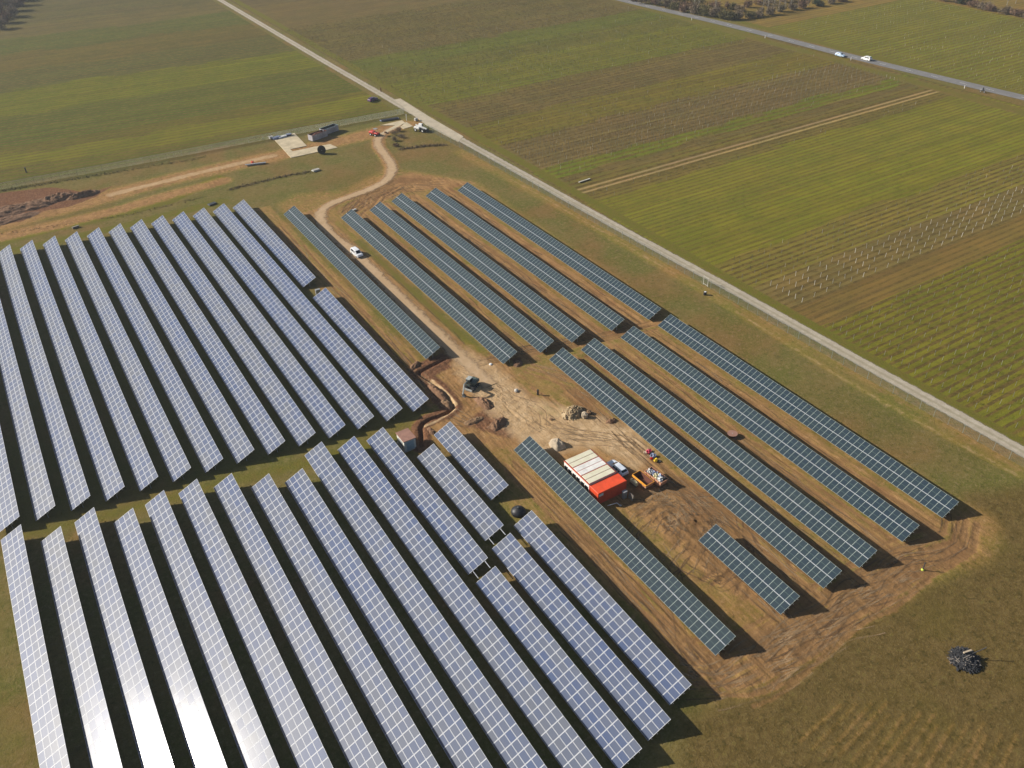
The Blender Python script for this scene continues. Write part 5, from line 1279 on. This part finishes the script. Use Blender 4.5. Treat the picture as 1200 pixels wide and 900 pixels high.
# ---------------------------------------------------------------- bushes, bare trees
def twig_mesh(r_, h, n, seed, up=.6, tw=.05, ln=.9, z0=.15):
    rg = np.random.default_rng(seed); t = rg.random(n) * 6.283; u_ = rg.random(n); k = rg.integers(3, 7); lob = rg.random((k, 3)) * 2 - 1
    li = rg.integers(0, k, n); ph = np.arccos(rg.uniform(-1, 1, n)); q = rg.random(n) ** .45
    cx_ = lob[li, 0] * r_ * .5; cy_ = lob[li, 1] * r_ * .5; cz_ = h * (.45 + .25 * lob[li, 2])
    p = np.stack([cx_ + q * r_ * .62 * np.sin(ph) * np.cos(t), cy_ + q * r_ * .62 * np.sin(ph) * np.sin(t), np.maximum(z0, cz_ + q * h * .42 * np.cos(ph))], -1)
    d = np.stack([rg.normal(0, .6, n), rg.normal(0, .6, n), rg.normal(up, .5, n)], -1); d /= np.linalg.norm(d, axis=1)[:, None]
    s = np.cross(d, rg.normal(0, 1, (n, 3))); s /= np.linalg.norm(s, axis=1)[:, None]
    l = rg.uniform(.4, 1, n)[:, None] * ln; w = rg.uniform(.5, 1.3, n)[:, None] * tw
    v = np.stack([p - s * w, p + s * w, p + d * l + s * w * .4, p + d * l - s * w * .4], 1).reshape(-1, 3)
    return v, np.arange(n * 4).reshape(-1, 4)
BR_ = [mat('grey brown twigs', (.20, .155, .105), .95, .25, .6), mat('olive winter leaves', (.135, .12, .045), .9, .3, .6), mat('rust brown twigs', (.19, .12, .08), .95, .25, .6), mat('dark evergreen leaves', (.035, .055, .022), .85, .3, .8), mat('pale dry reeds', (.24, .20, .12), .95, .2, .6)]
def bush(w_, r_, h, kind, label, seed, n=700, group=None, name='bush', cat='bush', tw=.12):
    x, y = w_; r = empty(name, (x, y, gz(x, y)), 0, label, cat, group)
    tb = MB()
    for k in range(4):
        a = seed + k * 1.7; tb.tube((0, 0, -.1), (math.cos(a) * r_ * .4, math.sin(a) * r_ * .4, h * .55), .12 * h / 4, K['bark'], 6, .04)
    tb.build('stem', r)
    v, q = twig_mesh(r_, h, n, seed, tw=tw, ln=h * .25); link('crown', np_mesh('crown', v, q, [BR_[kind]], False), r); return r
def bare_tree(w_, h, label, seed, group=None):
    x, y = w_; r = empty('bare_tree', (x, y, gz(x, y)), 0, label, 'tree', group); rg = random.Random(seed)
    MB().tube((0, 0, -.2), (rg.uniform(-.3, .3), 0, h * .85), .16, K['barkpale'], 8, .05).build('trunk', r)
    mb = MB()
    for k in range(16):
        z = h * rg.uniform(.25, .85); a = rg.random() * 6.28; l = h * .22 * (1.1 - z / h)
        mb.tube((0, 0, z), (math.cos(a) * l, math.sin(a) * l, z + l * 2.0), .05, K['barkpale'], 4, .015)
    v, q = twig_mesh(h * .16, h * .9, 160, seed, 1.2, .035, h * .1, h * .3)
    mb.build('limbs', r); link('crown', np_mesh('crown', v, q, [BR_[0]], False), r); return r
spots = []
HG = 'bushes of the hedge across the asphalt road'
desc = ('grey brown bare', 'olive leaved', 'rust brown bare', 'dark evergreen', 'pale dry')
k = 0
for px, py, r_, h, kd in ((742, 1, 4, 4, 2), (756, 4, 4.5, 4.5, 0), (768, 6, 4, 4.5, 2), (780, 9, 4.5, 5, 0), (792, 11, 4, 4.2, 1), (803, 14, 4, 5, 2), (814, 16, 4, 5.5, 0), (825, 18, 3.8, 5, 1), (836, 20, 3.6, 5, 0), (846, 22, 3.6, 4.6, 1), (857, 23, 3.8, 5, 1), (866, 23, 3.4, 4, 0), (878, 21, 3.2, 3.6, 1), (890, 19, 3.2, 3.6, 0), (902, 17, 3.4, 3.8, 0), (915, 14, 3.2, 3.4, 4), (928, 11.5, 3, 3, 0), (941, 9, 3.4, 3.4, 2), (957, 7, 3.4, 3.2, 3), (972, 4, 3.2, 3, 0), (986, 2, 3.4, 3.2, 2)):
    o = bush(tuple(P(px, py)), r_, h, kd, '%s bush, %s from the left in the hedge across the asphalt road' % (desc[kd], (ORD + ['fifteenth', 'sixteenth', 'seventeenth', 'eighteenth', 'nineteenth', 'twentieth', 'twenty-first'])[k]), 200 + k, 900, HG); k += 1
for i in range(26):
    px = 735 + i * 9.6 + random.uniform(-3, 3); py = float(np.interp(px, (735, 800, 860, 930, 990), (-6, 5, 15, 5, -5))) - random.uniform(0, 5)
    bush(tuple(P(px, py)), random.uniform(2.4, 4.2), random.uniform(2.2, 4.6), random.choice((0, 0, 2, 2, 1, 4)), 'bare winter scrub bush in the belt behind the hedge across the asphalt road', 700 + i, 500, 'scrub belt behind the hedge across the asphalt road')
for i, (px, py, r_, h, kd) in enumerate(((1108, 2, 4, 3.5, 2), (1120, 4, 4, 4, 0), (1131, 5, 4, 5, 3), (1142, 8, 3.6, 3, 2), (1153, 11, 4, 3.5, 0), (1164, 13, 4, 3.4, 2), (1177, 16, 4, 3.6, 0), (1190, 18.5, 4, 3.6, 2), (1203, 21, 4, 3.4, 0))):
    bush(tuple(P(px, py)), r_, h, kd, '%s bush, %s from the left behind the far right vineyard' % (desc[kd], ORD[i]), 300 + i, 800, 'bushes behind the far right vineyard')
for i, (px, py, h) in enumerate(((813, 12, 9), (818, 13, 8), (838, 14, 7), (893, 17, 9), (899, 16, 10), (906, 15, 9), (912, 14, 9.5), (919, 12, 8), (926, 11, 8), (935, 9, 8), (947, 7, 7.5), (1180, 6, 7), (1190, 4, 6))):
    bare_tree(tuple(P(px, py)), h, 'slender pale bare tree, %s from the left along the far hedges' % ORD[i], 400 + i, 'slender bare trees along the far hedges')
for i, (px, py, r_, h, kd) in enumerate(((2, 34, 4, 5, 0), (7, 27, 4.5, 5.5, 2), (13, 20, 4.5, 6, 0), (18, 13, 4.5, 6, 0), (23, 7, 5, 6, 2), (28, 1, 5, 6, 0), (-4, 22, 5, 6, 0), (2, 14, 5, 6, 2), (8, 6, 5, 6, 0), (14, 0, 5, 6, 0), (-2, 4, 5, 6, 2))):
    bush(tuple(P(px, py)), r_, h, kd, '%s bush, %s of the thicket in the top left corner' % (desc[kd], ORD[i]), 500 + i, 900, 'bushes of the top left thicket')
for i, (px, py, r_, h, kd) in enumerate(((463, 158, 1.6, 1.6, 0), (468, 154, 1.5, 1.5, 2), (462, 165, 1.5, 1.6, 0), (470, 161, 1.6, 1.4, 0), (465, 171, 1.5, 1.4, 2))):
    bush(tuple(P(px, py)), r_, h, kd, '%s low bush, %s of the clump inside the sandy track bend' % (desc[kd], ORD[i]), 600 + i, 420, 'low bushes inside the sandy track bend', tw=.06)
# reed lines of the ditches
def reeds(pxs, w, n, m, label, h=.7, seed=1):
    pts = np.array([P(*p) for p in pxs]); L_ = np.concatenate([[0], np.cumsum(np.hypot(*np.diff(pts, axis=0).T))]); rg = np.random.default_rng(seed)
    d = rg.random(n) * L_[-1]; x = np.interp(d, L_, pts[:, 0]) + rg.normal(0, w, n); y = np.interp(d, L_, pts[:, 1]) + rg.normal(0, w, n)
    p = np.stack([x, y, np.full(n, -.1)], -1); dd = np.stack([rg.normal(0, .35, n), rg.normal(0, .35, n), np.ones(n)], -1) * rg.uniform(.4, 1, n)[:, None] * h
    s = rg.normal(0, 1, (n, 3)) * .06; s[:, 2] = 0
    v = np.stack([p - s, p + s, p + dd + s * .3, p + dd - s * .3], 1).reshape(-1, 3)
    tag(link('reeds', np_mesh('reeds', v, np.arange(n * 4).reshape(-1, 4), [m], False)), label, 'reeds', kind='stuff')
reeds([(266, 223), (300, 214), (335, 206), (366, 201)], .5, 700, K['ditch'], 'dark brown reeds along the ditch above the far solar rows', .6, 2)
reeds([(468, 175), (485, 173), (500, 171), (523, 170)], .4, 600, K['ditch'], 'dark reeds along the short ditch below the telescopic loader', .8, 3)
reeds([(0, 275), (80, 262), (160, 250), (240, 230)], .6, 600, K['ditch'], 'thin dark reed line on the verge above the far solar rows', .3, 4)
reeds([(0, 224), (100, 208), (200, 191), (240, 184)], .5, 800, BR_[1], 'dark weeds at the foot of the upper left fence', .6, 5)

# ---------------------------------------------------------------- air
hm = bpy.data.materials.new('thin haze'); hm.use_nodes = True; ht = hm.node_tree; ht.nodes.remove(ht.nodes['Principled BSDF'])
pv = ht.nodes.new('ShaderNodeVolumePrincipled'); pv.inputs['Density'].default_value = .00015; pv.inputs['Color'].default_value = (.82, .90, 1, 1); pv.inputs['Anisotropy'].default_value = .2
ht.links.new(pv.outputs[0], ht.nodes['Material Output'].inputs['Volume'])
tag(MB().box((0, 500, 53), (8400, 8400, 112), hm).build('haze'), kind='stuff')
